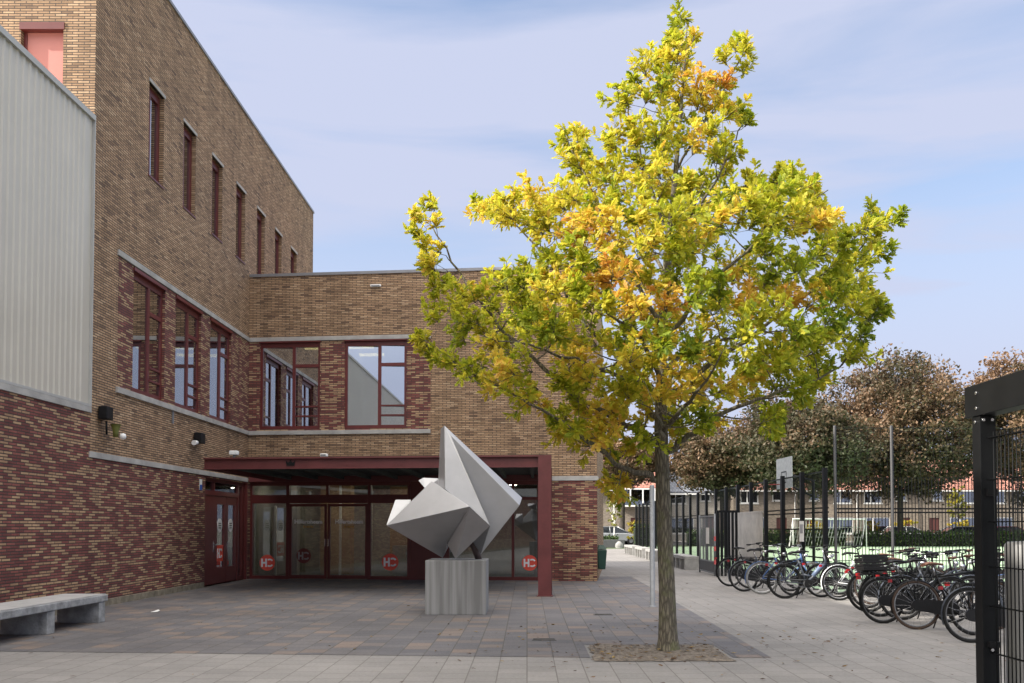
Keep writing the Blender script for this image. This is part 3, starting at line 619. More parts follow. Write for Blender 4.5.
# ================================================================== the yellow oak
def lobed_leaf(rng, base, dirv, nrm, ln):
    dirv = dirv.normalized(); side = dirv.cross(nrm)
    if side.length < 1e-4: side = dirv.cross(Vector((.3,.2,1)))
    side.normalize(); up = side.cross(dirv)
    prof = [(.06,.02),(.26,.14),(.33,.08),(.52,.27),(.60,.12),(.78,.23),(.86,.10)]
    mid = [base, base + dirv*ln*.5 + up*ln*.05, base + dirv*ln - up*ln*.10]
    out = []
    for sg in (1, -1):
        pts = [mid[0]]
        for t, w_ in prof:
            pts.append(base + dirv*ln*t + side*(sg*w_*ln) + up*(ln*(.04 - .25*w_ - .10*t*t)))
        pts += [mid[2], mid[1]]
        out.append(pts if sg > 0 else pts[::-1])
    return out
def leaf_mesh(name, leaves, mat, parent):
    v, f, tint = [], [], []
    for pts, t in leaves:
        b = len(v); v += pts; f.append(tuple(range(b, b+len(pts)))); tint += [t]*len(pts)
    me = bpy.data.meshes.new(name); me.from_pydata(v, [], f); me.materials.append(mat)
    at = me.attributes.new('tint', 'FLOAT', 'POINT'); at.data.foreach_set('value', tint); me.update()
    o = bpy.data.objects.new(name, me); col.objects.link(o); o.parent = parent
    return o
def inpoly(x, y, poly):
    c = False; n = len(poly); j = n-1
    for i in range(n):
        xi, yi = poly[i]; xj, yj = poly[j]
        if (yi > y) != (yj > y) and x < (xj-xi)*(y-yi)/(yj-yi)+xi: c = not c
        j = i
    return c
OY = 11.0; OB = G(668, 650); OB = Vector((P(668, 650, OY).x, OY, 0))
oak = empty('oak_tree', OB, 0, 'young oak with yellow, green and orange autumn leaves in a soil bed', 'tree')
trunk_px = [(668.5,656,.185),(668.3,649,.145),(668,638,.118),(667.5,615,.105),(667,590,.099),(665,540,.093),(662.5,480,.087),(661,430,.082),(661,390,.07),(662,330,.058),(667,260,.045),(674,190,.033),(680,120,.022),(685,60,.014),(687,25,.008)]
wood = MB(); tp = [P(a, b, OY) - OB for a, b, r in trunk_px]
wood.tube(tp, [r for a, b, r in trunk_px], 14)
limbs = [
 ([(660,480,0),(640,473,-.1),(623,468,-.2),(588,442,-.35),(552,416,-.5),(510,392,-.6),(470,378,-.7)], .042),
 ([(660,442,0),(640,432,.1),(621,424,.15),(565,388,.25),(501,330,.3),(460,272,.3),(430,222,.3)], .048),
 ([(661,400,0),(632,372,.3),(585,325,.6),(540,250,.8),(492,208,.8)], .04),
 ([(664,452,0),(684,440,-.1),(703,423,-.25),(737,407,-.4),(777,392,-.5),(830,372,-.5),(866,348,-.5)], .042),
 ([(662,405,0),(700,372,.1),(760,330,.25),(822,283,.3),(888,225,.3)], .042),
 ([(663,345,0),(700,292,-.3),(762,235,-.5),(828,190,-.5)], .034),
 ([(667,275,0),(700,205,.2),(730,152,.3),(750,112,.3)], .026),
 ([(663,335,0),(632,272,-.2),(592,192,-.3),(566,135,-.3)], .032),
 ([(670,240,0),(648,172,.2),(628,112,.3),(622,78,.3)], .024),
 ([(677,170,0),(706,120,-.15),(739,62,-.2)], .018),
 ([(661,430,0),(690,402,-1.0),(722,352,-2.0)], .038), ([(661,385,0),(640,335,-1.0),(600,305,-2.0)], .036), ([(665,300,0),(684,232,-.8),(704,182,-1.3)], .026),
 ([(661,420,0),(632,392,1.1),(592,352,2.2)], .038), ([(662,375,0),(700,335,1.1),(748,292,2.1)], .036), ([(666,285,0),(640,222,.9),(612,172,1.4)], .026),
 ([(661,445,0),(662,425,-1.0),(655,405,-2.1)], .034), ([(661,435,0),(680,418,1.2),(700,402,2.3)], .034),
 ([(661,470,0),(640,478,.3),(622,488,.5),(608,492,.6)], .016), ([(663,475,0),(676,482,-.15),(690,497,-.3)], .012),
 ([(661,395,0),(610,372,-.7),(545,350,-1.2),(480,335,-1.2)], .032), ([(661,360,0),(720,340,-.9),(790,330,-1.4)], .030),
]
nodes = [(p, r) for p, (_, _, r) in list(zip(tp, trunk_px))[7:]]
for pts, r in limbs:
    w3 = [P(a, b, OY + c) - OB for a, b, c in pts]
    # smooth resample with slight wobble
    rs = []; rng = random.Random(int(pts[-1][0]))
    for i in range(len(w3)-1):
        for k in range(4):
            t = k/4; p = w3[i].lerp(w3[i+1], t)
            if k: p = p + Vector((rng.uniform(-.03,.03), rng.uniform(-.03,.03), rng.uniform(-.03,.03)))
            rs.append(p)
    rs.append(w3[-1]); n = len(rs)
    rad = [max(.006, r*(1 - .85*i/(n-1))) for i in range(n)]
    wood.tube(rs, rad, 7); nodes += list(zip(rs, rad))[2:]
outline = [(684,13),(697,27),(702,48),(708,72),(722,70),(739,47),(745,66),(737,102),(753,102),(755,122),(740,138),(742,160),(762,166),(790,160),(815,172),(833,193),(838,222),(862,212),(892,200),(901,232),(893,262),(872,282),(899,303),(892,325),(870,357),(846,377),(822,402),(796,408),(790,438),(768,444),(745,428),(722,424),(702,440),(690,452),(664,440),(652,462),(640,470),(652,492),(632,505),(606,498),(600,478),(586,456),(560,456),(540,432),(520,408),(482,402),(460,381),(430,377),(404,350),(410,330),(428,305),(412,272),(421,240),(416,204),(431,196),(446,235),(458,262),(475,276),(505,268),(522,252),(512,240),(474,226),(470,208),(490,195),(516,184),(537,180),(548,196),(562,188),(558,150),(559,130),(576,120),(592,140),(607,122),(608,90),(616,66),(633,65),(642,54),(656,40),(672,38)]
def span(y):
    xs = []
    for i in range(len(outline)):
        (xa, ya), (xb, yb) = outline[i], outline[(i+1) % len(outline)]
        if (ya > y) != (yb > y): xs.append(xa + (xb-xa)*(y-ya)/(yb-ya))
    return (min(xs), max(xs)) if xs else (660, 680)
rng = random.Random(21); clumps = []
def far_enough(p, dmin): return all((p - c).length > dmin for c, *_ in clumps)
# points just inside the outline
for i in range(len(outline)):
    (xa, ya), (xb, yb) = outline[i], outline[(i+1) % len(outline)]
    Lp = math.hypot(xb-xa, yb-ya); k = max(1, int(Lp/13))
    for j in range(k):
        t = (j+.5)/k; nxx, nyy = (yb-ya)/Lp, -(xb-xa)/Lp; ins = rng.uniform(17, 25)
        x, y = xa+(xb-xa)*t, ya+(yb-ya)*t
        if inpoly(x - nxx*ins, y - nyy*ins, outline): x, y = x - nxx*ins, y - nyy*ins
        elif inpoly(x + nxx*ins, y + nyy*ins, outline): x, y = x + nxx*ins, y + nyy*ins
        p = P(x, y, OY + rng.uniform(-.45, .45)) - OB
        if far_enough(p, .14): clumps.append((p, .17, x, y))
tries = 0
while len(clumps) < 500 and tries < 20000:
    tries += 1; x, y = rng.uniform(404, 900), rng.uniform(20, 470)
    if not all(inpoly(x+ox, y+oy, outline) for ox, oy in ((0,0),(18,0),(-18,0),(0,-20),(0,12))): continue
    a, b = span(y); xc = (a + b)/2 * .35 + 664*.65; Rr = min((b - a)/2, 215) * OY / F; dx = (x - xc)*OY/F
    md = math.sqrt(max(.05, Rr*Rr - dx*dx)) * .82
    dy = md * rng.uniform(-1, 1)
    if rng.random() < .45 and abs(dy) < md*.45: continue
    p = P(x, y, OY + dy) - OB
    if far_enough(p, .275): clumps.append((p, .27, x, y))
orange = [(715,88,34),(592,255,42),(620,290,28),(560,400,45),(600,430,40),(670,400,45),(700,410,40),(520,370,32),(800,225,18),(740,300,25),(630,340,30),(575,370,35),(655,310,25),(480,300,22),(620,470,40),(735,385,26),(690,330,20),(790,305,22)]
leaves = []
clumps.sort(key=lambda c: min((n[0]-c[0]).length for n in nodes))
for p, rad, x, y in clumps:
    best = min(nodes, key=lambda n: (n[0]-p).length + (.35 if n[0].z > p.z else 0)); b0, br = best
    if (p-b0).length > .95: continue
    midp = b0.lerp(p, .5) + Vector((rng.uniform(-.06,.06), rng.uniform(-.06,.06), -.04*(p-b0).length + rng.uniform(-.03,.03)))
    r0 = min(br*.6, .012); nodes += [(midp, .008), (p, .006)]
    wood.tube([b0, b0.lerp(midp,.5)+Vector((0,0,-.01)), midp, midp.lerp(p,.5), p], [r0, r0*.85, r0*.7, r0*.55, .004], 5)
    o_ = max([0] + [1 - math.hypot(x-ox, y-oy)/rr for ox, oy, rr in orange])
    base_t = .37 + rng.gauss(0, .085) - (x-640)/3000 + (.08 if y < 250 else 0)
    if y > 330 and x < 480: base_t -= .03
    if o_ > 0 and rng.random() < .6: base_t = max(base_t, .54 + (.30 if y < 330 else .13)*min(1, o_*1.4))
    axis = (p - b0).normalized() if (p-b0).length > .05 else Vector((0,0,1))
    out = p - Vector((0, 0, 3.6)); out.z *= .5; out.normalize()
    axis = (axis*.5 + out*.8 + Vector((0, 0, .45))).normalized()
    ntw = 4 if rad < .2 else 6
    for k in range(ntw):
        td = (axis*.95 + Vector((rng.gauss(0,.55), rng.gauss(0,.55), rng.gauss(.1,.45)))).normalized()
        tipp = p + td*rad*rng.uniform(.5, 1.25)
        wood.tube([p, p.lerp(tipp,.5), tipp], [.0045,.0035,.002], 4, cap=False)
        nl = rng.randint(13, 17)
        for j in range(nl):
            s_ = rng.uniform(.1, 1.0) if j > 4 else 1.0
            b_ = p.lerp(tipp, s_)
            ang = 2*PI*j/nl*1.7 + rng.uniform(0, 1); perp = td.orthogonal().normalized(); perp.rotate(Matrix.Rotation(ang, 3, td))
            dv = (perp*1.0 + td*rng.uniform(.3,1.3) + Vector((0,0,rng.uniform(-.35,.15)))).normalized()
            nr = (Vector((0,0,1)) + Vector((rng.gauss(-.15,.55), rng.gauss(-.25,.55), rng.gauss(0,.3)))).normalized()
            ln = rng.uniform(.08, .135)
            tt = min(1, max(0, base_t + rng.gauss(0, .10)))
            for pts in lobed_leaf(rng, b_, dv, nr, ln): leaves.append((pts, tt))
wood.build('trunk', BARK, oak)
OAKL = leafmat('oak_leaf', [(0, (.10,.165,.013)), (.20, (.26,.33,.022)), (.40, (.48,.49,.036)), (.60, (.66,.56,.06)), (.80, (.70,.45,.075)), (1, (.70,.32,.09))], .55, .5)
leaf_mesh('crown', leaves, OAKL, oak)

# ================================================================== pole beside the oak, bin on the corner
e = empty('steel_pole', G(652.5, 607), 0, 'bare grey steel pole standing left of the oak trunk', 'pole')
MB().lathe((0,0,0), [(.046,0),(.046,2.24),(.03,2.26)], 14).build('shaft', GALV, e); MB().lathe((0,0,0), [(.075,.005),(.07,.02),(.05,.03)], 14).build('foot_ring', GALV, e)
bx = P(601.5, 560, 25.4)
e = empty('litter_bin', (bx.x, 25.4, 0), 0, 'dark green litter bin hung behind the brick corner', 'bin')
m = MB(); m.hexa([(-.10,-.13,.30),(.10,-.13,.30),(.10,.13,.30),(-.10,.13,.30),(-.13,-.17,.84),(.14,-.17,.84),(.14,.17,.84),(-.13,.17,.84)]); m.build('body', GREENP, e, recalc=True, bevel=.02)
m = MB(); m.hexa([(-.13,-.17,.85),(.14,-.17,.85),(.14,.17,.85),(-.13,.17,.85),(-.08,-.1,.97),(.06,-.1,.97),(.06,.1,.97),(-.08,.1,.97)]); m.build('lid', GREENP, e, recalc=True, bevel=.015)
MB().box(-.17,-.03,0,-.135,.03,1.0).build('bracket', GALV, e, recalc=True)

# ================================================================== cage fence
FX = 6.75
e = empty('cage_fence', (FX, 20.6, 0), 0, 'long black ball-court fence running away along the path', 'fence')
py_ = [1.7*i for i in range(22)]
mp_ = MB().box(-.05,-.06,0,.044,.06,2.82); pm = None
for y in py_:
    if pm is None: pm = mp_.build('post', BLACKM, e, recalc=True); 
    else:
        o = pm.copy(); col.objects.link(o); o.parent = e; o.location = (0, y, 0)
m = MB()
for y in [i*.085 for i in range(int(35.7/.085))]: m.box(.045, y, .08, .052, y+.008, 2.74)
m.build('mesh_panel', BLACKM, e)
m = MB()
for z in (.1, .75, 1.40, 1.80, 1.90, 2.74): m.box(.054, 0, z, .084, 35.75, z+.032)
m.build('rail', BLACKM, e)
m = MB().box(-.075, 25.85-20.6, .42, -.05, 30.0-20.6, 1.90); m.box(-.085, 25.8-20.6, 1.88, -.045, 30.05-20.6, 1.93)
o = m.build('sheet_metal_panel', STEEL, None, recalc=True); o.location = (FX, 20.6, 0); top(o, 'dull dented sheet-steel panel fixed to the black fence', 'panel')
e = empty('court_fence', (FX+.2, 20.65, 0), 0, 'tall open mesh ball-stop fence behind the bicycles', 'fence')
for i in (0, 1, 4, 5, 6):
    o = MB().lathe((.05+1.29*i, 0, 0), [(.036,0),(.036,3.77 if i in (0,1,2,3,4,5,6,7) else 2.8),(.02,3.79)], 10).build('post', plain('grey_post', (.014,.014,.016), .5) if 'grey_post' not in MAT else MAT['grey_post'], e)
m = MB()
for i in range(int(9.3/.076)): m.box(.05+i*.076, .036, .06, .064+i*.076, .047, 2.6)
m.build('mesh_panel', BLACKM, e)
m = MB()
for z, s_ in ((.06,.03),(.7,.02),(1.79,.035),(1.875,.035),(3.73,.012)): m.box(.05, .048, z, 9.2, .075, z+s_)
m.build('rail', BLACKM, e)
# fine net above the mesh
m = MB()
for i in range(int(9.1/.15)): m.box(.06+i*.15, .05, 2.6, .065+i*.15, .055, 3.74)
for j in range(8): m.box(.05, .056, 2.6+j*.15, 9.2, .0605, 2.605+j*.15)
m.build('net', BLACKM, e)
# notice board on the fence
o = MB().box(-.01, -.17, 0, .0, .17, .5).build('notice_board', WHITEP, None, recalc=True, bevel=.003); o.location = (FX-.055, 22.18, 1.12); top(o, 'narrow white notice on a fence post above the bicycles', 'notice')
MB().box(-.0125, -.12, .2, -.0105, .12, .42).build('notice_text', plain('print_grey', (.3,.3,.32), .7), o)
# access gate leaf beside the fence
e = empty('court_gate', (5.63, 27.3, 0), 0, 'open grey mesh gate leaf with a white notice and red tape by the fence', 'gate')
MB().tube([(0,0,0),(0,0,1.87)], .03, 8).build('pole', GALV, e); MB().tube([(0,2.4,0),(0,2.4,1.85)], .03, 8).build('pole', GALV, e)
m = MB(); m.box(-.012,.03,1.78,.012,2.37,1.82); m.box(-.012,.03,.40,.012,2.37,.44); m.box(-.012,.03,.06,.012,2.37,.10)
for i in range(29): m.box(-.004,.08+i*.08,.44,.004,.087+i*.08,1.78)
m.build('mesh_panel', GALV, e)
MB().box(.002,.03,.10,.02,2.37,.40).build('board', plain('dark_board', (.06,.065,.07), .6), e, recalc=True)
MB().box(-.03,.75,.95,-.02,1.2,1.45).build('notice', WHITEP, e, recalc=True)
m = MB()
for z in (.35, .75, 1.05): m.lathe((0,0,z), [(.035,0),(.036,.14)], 10)
m.build('red_tape', REDL, e)
m = MB()
for i in range(6): m.box(.06+.11*i, -.03, 0, .13+.11*i, .03, 1.95)
m.box(.05,-.035,1.9,.75,.035,1.97); m.build('post', BLACKM, e, recalc=True)
# concrete block benches along the path
def block_bench(y0, n, lab):
    e = empty('block_bench', (5.6, y0, 0), 0, lab, 'bench', 'concrete benches along the fence')
    MB().box(-.25, 0, .36, .25, n*.9+.16, .47).build('seat', CONC, e, recalc=True, bevel=.012)
    for i in range(n+1): MB().box(-.24, i*.9, 0, .24, i*.9+.16, .359).build('leg', CONC, e, recalc=True)
block_bench(31.0, 3, 'nearest concrete bench right of the oak trunk, in shade'); block_bench(38.4, 3, 'concrete bench right of the steel pole, second from the near end')
block_bench(42.4, 3, 'concrete bench left of the steel pole, second from the far end'); block_bench(46.4, 4, 'farthest concrete bench, by the end of the black fence')

# ================================================================== basketball board, goal
bp = P(784, 490, 34)
e = empty('basketball_stand', (bp.x, 34, 0), R(-88), 'white basketball backboard rising above the black fence', 'basketball hoop')
m = MB(); m.box(-.9, 0, 2.9, .9, .03, 4.05); m.build('backboard', plain('board_white', (.34,.35,.355), .5, var=.2, scale=8), e, recalc=True)
m = MB()
for a, b, c, f_ in ((-.3,.3,3.1,3.14),(-.3,.3,3.5,3.54),(-.3,-.26,3.14,3.5),(.26,.3,3.14,3.5)): m.box(a,-.006,c,b,-.001,f_)
m.build('target_square', BLACKP, e)
MB().ring((0,-.35,3.05), .225, .012, 'z', 24, 6).build('hoop', REDL, e)
m = MB(); m.tube([(0,1.1,0),(0,1.1,3.2),(0,.03,3.45)], .06, 10); m.tube([(0,1.1,2.6),(0,.03,3.1)], .035, 8); m.build('pole', BLACKM, e)
ga = P(793, 526, 65); gb = P(866, 526, 65)
e = empty('goal', ((ga.x+gb.x)/2, 65, 0), 0, 'white football goal with a white striped net on the green pitch', 'goal')
W_ = (gb.x-ga.x)/2
m = MB(); m.tube([(-W_,0,0),(-W_,0,2.0),(W_,0,2.0),(W_,0,0)], .07, 8); m.build('frame', WHITEP, e)
m = MB(); rng = random.Random(5)
for i in range(24):
    x = -W_ + .1 + i*(2*W_-.2)/23
    m.tube([(x,.05,1.95),(x+.12,.5,1.4),(x+.05,.85,.7),(x-.05,1.0,.02)], .026, 5)
for z, yy in ((1.4,.5),(.7,.85)): m.tube([(-W_,yy,z),(W_,yy,z)], .018, 4)
m.build('net', plain('net_white', (.42,.42,.40), .8), e)
for x in (-W_, W_): MB().tube([(x,.05,1.95),(x,1.0,.03),(x,.05,.03)], .03, 6).build('side_bar', WHITEP, e)

# ================================================================== black portal in the right foreground
e = empty('bike_shelter', (3.245, 6.5, 0), 0, 'black steel shelter frame with bar mesh infill at the right edge', 'shelter')
MB().box(0,0,0,.115,.115,2.29).build('post', BLACKM, e, recalc=True, bevel=.004)
o = MB().box(0,0,0,.115,.115,2.29).build('post', BLACKM, e, recalc=True, bevel=.004); o.location = (0,-4,0)
o = MB().box(0,0,0,.115,.115,2.29).build('post', BLACKM, e, recalc=True, bevel=.004); o.location = (2.6,0,0)
MB().box(-.012,-4.1,2.292,.128,.2,2.52).build('beam', BLACKM, e, recalc=True, bevel=.004)
MB().box(.129,-.01,2.292,2.75,.13,2.52).build('beam', BLACKM, e, recalc=True, bevel=.004) if False else None
MB().box(.14,-4,2.36,2.7,-.05,2.372).build('roof_sheet', glass('green_sheet', (.55,.68,.58), .15), e, recalc=True)
for y, z in ((.02,2.455),(.02,2.345)): MB().tube([(-.02,y,z),(-.011,y,z)], .011, 10).build('bolt', CHROME, e)
for x, z in ((.022,2.26),(.085,2.26),(.06,1.74),(.06,.62)): MB().tube([(x,-.012,z),(x,-.0,z)], .011, 10).build('bolt', CHROME, e)
MB().tube([(-.01,.06,2.25),(0,.06,2.25)], .011, 10).build('bolt', CHROME, e)
m = MB()
for k in range(76): m.tube([(.065,-.06-.05*k,.06),(.065,-.06-.05*k,2.17)], .0045, 5)
m.build('mesh_bar', BLACKM, e)
m = MB()
for z in (.28,.60,.93,1.21,1.53,1.83,2.13):
    for x in (.055,.075): m.tube([(x,-.0,z),(x,-3.9,z)], .0042, 5)
m.build('mesh_wire', BLACKM, e)
MB().box(.03,-.04,1.715,.10,-.001,1.765).build('clamp', BLACKP, e, recalc=True); MB().box(.03,-.04,.64,.10,-.001,.68).build('clamp', BLACKP, e, recalc=True)
e = empty('steel_cabinet', (4.40, 8.0, 0), 0, 'pale grey metal post box behind the black bar mesh', 'bollard')
MB().lathe((0,0,0), [(.19,0),(.19,1.33),(.17,1.36),(.0,1.37)], 20).build('shaft', plain('pale_metal', (.075,.075,.075), .5, metal=.2, var=.08), e)
MB().lathe((0,0,0), [(.22,0.004),(.22,.03),(.195,.04)], 20).build('foot_ring', GALV, e)

# ================================================================== bicycles
def wheel(parent, cx, tyre, rimm, nsp=18, tr=.021):
    m = MB().ring((0,0,0), .335, tr, 'y', 36, 7); w_ = m.build('wheel', tyre, parent); w_.location = (cx, 0, .352)
    MB().ring((0,0,0), .308, .010, 'y', 36, 5).build('rim', rimm, w_)
    s_ = MB()
    for i in range(nsp):
        a = 2*PI*i/nsp; b = a + (.35 if i % 2 else -.35); yy = .03 if i % 4 < 2 else -.03
        s_.tube([(.025*math.cos(b), yy, .025*math.sin(b)), (.303*math.cos(a), 0, .303*math.sin(a))], .0016, 3, cap=False)
    s_.tube([(0,-.05,0),(0,.05,0)], .022, 8); s_.build('spokes', CHROME, w_)
def make_bike(kind, frame, tyre, rimm, saddle, grip=BLACKP, case=True, box=False, flat=False):
    e = empty('bicycle', (0,0,0), 0)
    wheel(e, 0, tyre, rimm); wheel(e, 1.10, tyre, rimm)
    ra, bb, st, hb, ht, fa = (0,0,.352), (.47,0,.30), (.30,0,.80), (.90,0,.66), (.845,0,.90), (1.10,0,.352)
    m = MB()
    m.tube([bb, st], .017, 8); m.tube([hb, ht], .020, 8)
    for s_ in (-1, 1):
        m.tube([(0,s_*.06,.352), (.47,s_*.035,.30)], .010, 6); m.tube([(0,s_*.06,.352), (.31,s_*.02,.74)], .009, 6)
        m.tube([(.895,s_*.045,.66), (.95,s_*.05,.54), (1.10,s_*.055,.352)], [.014,.013,.009], 6)
    if kind == 'gent':
        m.tube([hb, bb], .018, 8); m.tube([(.32,0,.76), (.86,0,.84)], .016, 8)
    elif kind == 'mixte':
        m.tube([hb, bb], .018, 8); m.tube([(.38,0,.55), (.865,0,.80)], .015, 8)
    elif kind == 'ebike':
        m.tube([(.875,0,.74), (.72,0,.56), (.47,0,.32)], .036, 8); m.tube([(.40,0,.50), (.60,0,.44)], .02, 8)
    else:
        m.tube([(.885,0,.70), (.80,0,.50), (.65,0,.36), (.47,0,.30)], .017, 8); m.tube([(.865,0,.80), (.74,0,.60), (.55,0,.50), (.385,0,.52)], .015, 8)
    m.build('frame', frame, e)
    m = MB(); m.tube([(.29,0,.78), (.26,0,.93)], .012, 8); m.build('seat_post', CHROME, e)
    m = MB(); n = 10
    secs = [(-.02,.095,.93,.05),(.03,.10,.955,.055),(.12,.07,.955,.045),(.20,.035,.95,.035),(.27,.022,.94,.03)]
    b = len(m.v)
    rings = []
    for x, hw, z, th in secs:
        rings.append([(x+.14, hw*math.cos(2*PI*j/n), z + th/2*math.sin(2*PI*j/n)) for j in range(n)])
    for i in range(len(rings)-1):
        for j in range(n): m.face([rings[i][j], rings[i][(j+1)%n], rings[i+1][(j+1)%n], rings[i+1][j]], 0, True)
    m.face(rings[0][::-1]); m.face(rings[-1]); m.build('saddle', saddle, e, recalc=True)
    m = MB(); m.tube([(.845,0,.90), (.825,0,1.0)], .013, 8)
    if flat: pts = [(.80,-.31,1.04),(.86,-.15,1.04),(.88,0,1.02),(.86,.15,1.04),(.80,.31,1.04)]
    else: pts = [(.60,-.29,1.05),(.72,-.28,1.06),(.83,-.20,1.07),(.87,-.06,1.02),(.87,.06,1.02),(.83,.20,1.07),(.72,.28,1.06),(.60,.29,1.05)]
    m.tube([(.825,0,1.0), (.87,0,1.02)], .012, 6); m.tube(pts, .011, 7); hbm = m.build('handlebar', CHROME if frame is not BLACKM or box else BLACKM, e)
    g = MB()
    for p0, p1 in ((pts[0], pts[1]), (pts[-1], pts[-2])):
        q0, q1 = Vector(p0), Vector(p1); g.tube([q0, q0 + (q1-q0).normalized()*.12], .017, 8)
        g.tube([q1+Vector((.0,0,-.01)), q1+Vector((-.10,0,-.045))], .006, 5)
    g.build('grip', grip, hbm)
    m = MB()
    def guard(cx, a0, a1):
        n_ = 14
        for i in range(n_):
            a, b_ = a0+(a1-a0)*i/n_, a0+(a1-a0)*(i+1)/n_
            A_ = lambda t, yy, rr: (cx+rr*math.cos(t), yy, .352+rr*math.sin(t))
            m.face([A_(a,-.026,.362),A_(b_,-.026,.362),A_(b_,0,.374),A_(a,0,.374)],0,True); m.face([A_(a,0,.374),A_(b_,0,.374),A_(b_,.026,.362),A_(a,.026,.362)],0,True)
    guard(0, R(20), R(200)); m.build('mudguard', frame if kind != 'ebike' else BLACKP, e); m = MB(); guard(1.10, R(35), R(175)); m.build('mudguard', frame if kind != 'ebike' else BLACKP, e)
    m = MB()
    for yy in (-.06,-.02,.02,.06): m.tube([(-.34,yy,.755),(.24,yy,.755)], .006, 5)
    for x in (-.34,-.15,.05,.24): m.tube([(x,-.065,.755),(x,.065,.755)], .006, 5)
    for yy in (-.065,.065): m.tube([(0,yy,.36),(-.16,yy,.755)], .006, 5); m.tube([(0,yy,.36),(.02,yy,.755)], .006, 5)
    m.build('luggage_rack', BLACKM, e)
    m = MB().rbox((-.36,0,.70), (.035,.085,.045)); m.build('rear_light', REDL, e)
    m = MB().tube([(.93,0,.86),(1.0,0,.855)], [.028,.04], 10); m.build('headlight', CHROME, e)
    m = MB()
    if case:
        n_ = 9; pl = [(-.0-.09*math.sin(PI*i/n_), .352+.08*math.cos(PI*i/n_)) for i in range(n_+1)] + [(.47+.115*math.sin(PI*i/n_), .30-.115*math.cos(PI*i/n_)) for i in range(n_+1)]
        m.prism(pl, lambda u, d_, z: (u, d_, z), -.085, -.05); m.build('chain_case', BLACKP, e, recalc=True)
    else:
        m.ring((.47,-.06,.30), .085, .006, 'y', 20, 4); m.tube([(0,-.06,.385),(.47,-.06,.385)], .005, 4); m.tube([(0,-.06,.32),(.47,-.06,.215)], .005, 4); m.build('chain', GALV, e)
    m = MB(); m.tube([(.47,-.10,.30),(.60,-.10,.19)], .009, 6); m.tube([(.47,.10,.30),(.34,.10,.41)], .009, 6); m.rbox((.60,-.145,.19),(.09,.08,.025)); m.rbox((.34,.145,.41),(.09,.08,.025)); m.build('pedals', BLACKM, e)
    m = MB(); m.tube([(.36,.06,.30),(.30,.20,.0)], .010, 6); m.tube([(.30,.20,.004),(.36,.22,.004)], .009, 5); m.build('kickstand', BLACKM, e)
    if kind == 'ebike':
        M_ = MB(); M_.tube([(.80,0,.70),(.60,0,.46)], .048, 8); M_.build('battery', plain('battery_blue', (.11,.15,.24), .35) if 'battery_blue' not in MAT else MAT['battery_blue'], e)
        MB().tube([(.47,-.07,.31),(.47,.07,.31)], .085, 14).build('motor', BLACKP, e)
    if box:
        c = MB(); c.box(-.33,-.17,.765,.10,.17,.785)
        for k in range(5):
            z = .79+k*.05
            for a in ((-.33,-.17,.10,-.155),(-.33,.155,.10,.17),(-.33,-.155,-.315,.155),(.085,-.155,.10,.155)): c.box(a[0],a[1],z,a[2],a[3],z+.034)
        c.build('crate', BLACKP, e)
    return e
TANTY = plain('brown_tyre', (.055,.034,.024), .8, var=.25)
PALTY = plain('pale_sidewall', (.16,.16,.155), .7, var=.1)
DRIM = plain('dull_rim', (.12,.12,.125), .4, metal=.5)
protos = {
 'black': make_bike('oma', BLACKM, RUB, DRIM, BLACKP),
 'brown': make_bike('gent', BLACKM, TANTY, GALV, BROWN, BROWN),
 'ebike': make_bike('ebike', SLATE, RUB, BLACKM, BLACKP, case=False, flat=True),
 'white': make_bike('gent', WHITEF, RUB, CHROME, BLACKP, case=False, flat=True),
 'blue': make_bike('mixte', BLUEF, PALTY, CHROME, BLACKP, case=False),
 'crate': make_bike('oma', BLACKM, RUB, DRIM, BROWN, box=True),
 'grey': make_bike('mixte', SLATE, RUB, DRIM, BLACKP, case=True),
}
used = {}
BG = 'bicycles parked in rows by the fence'
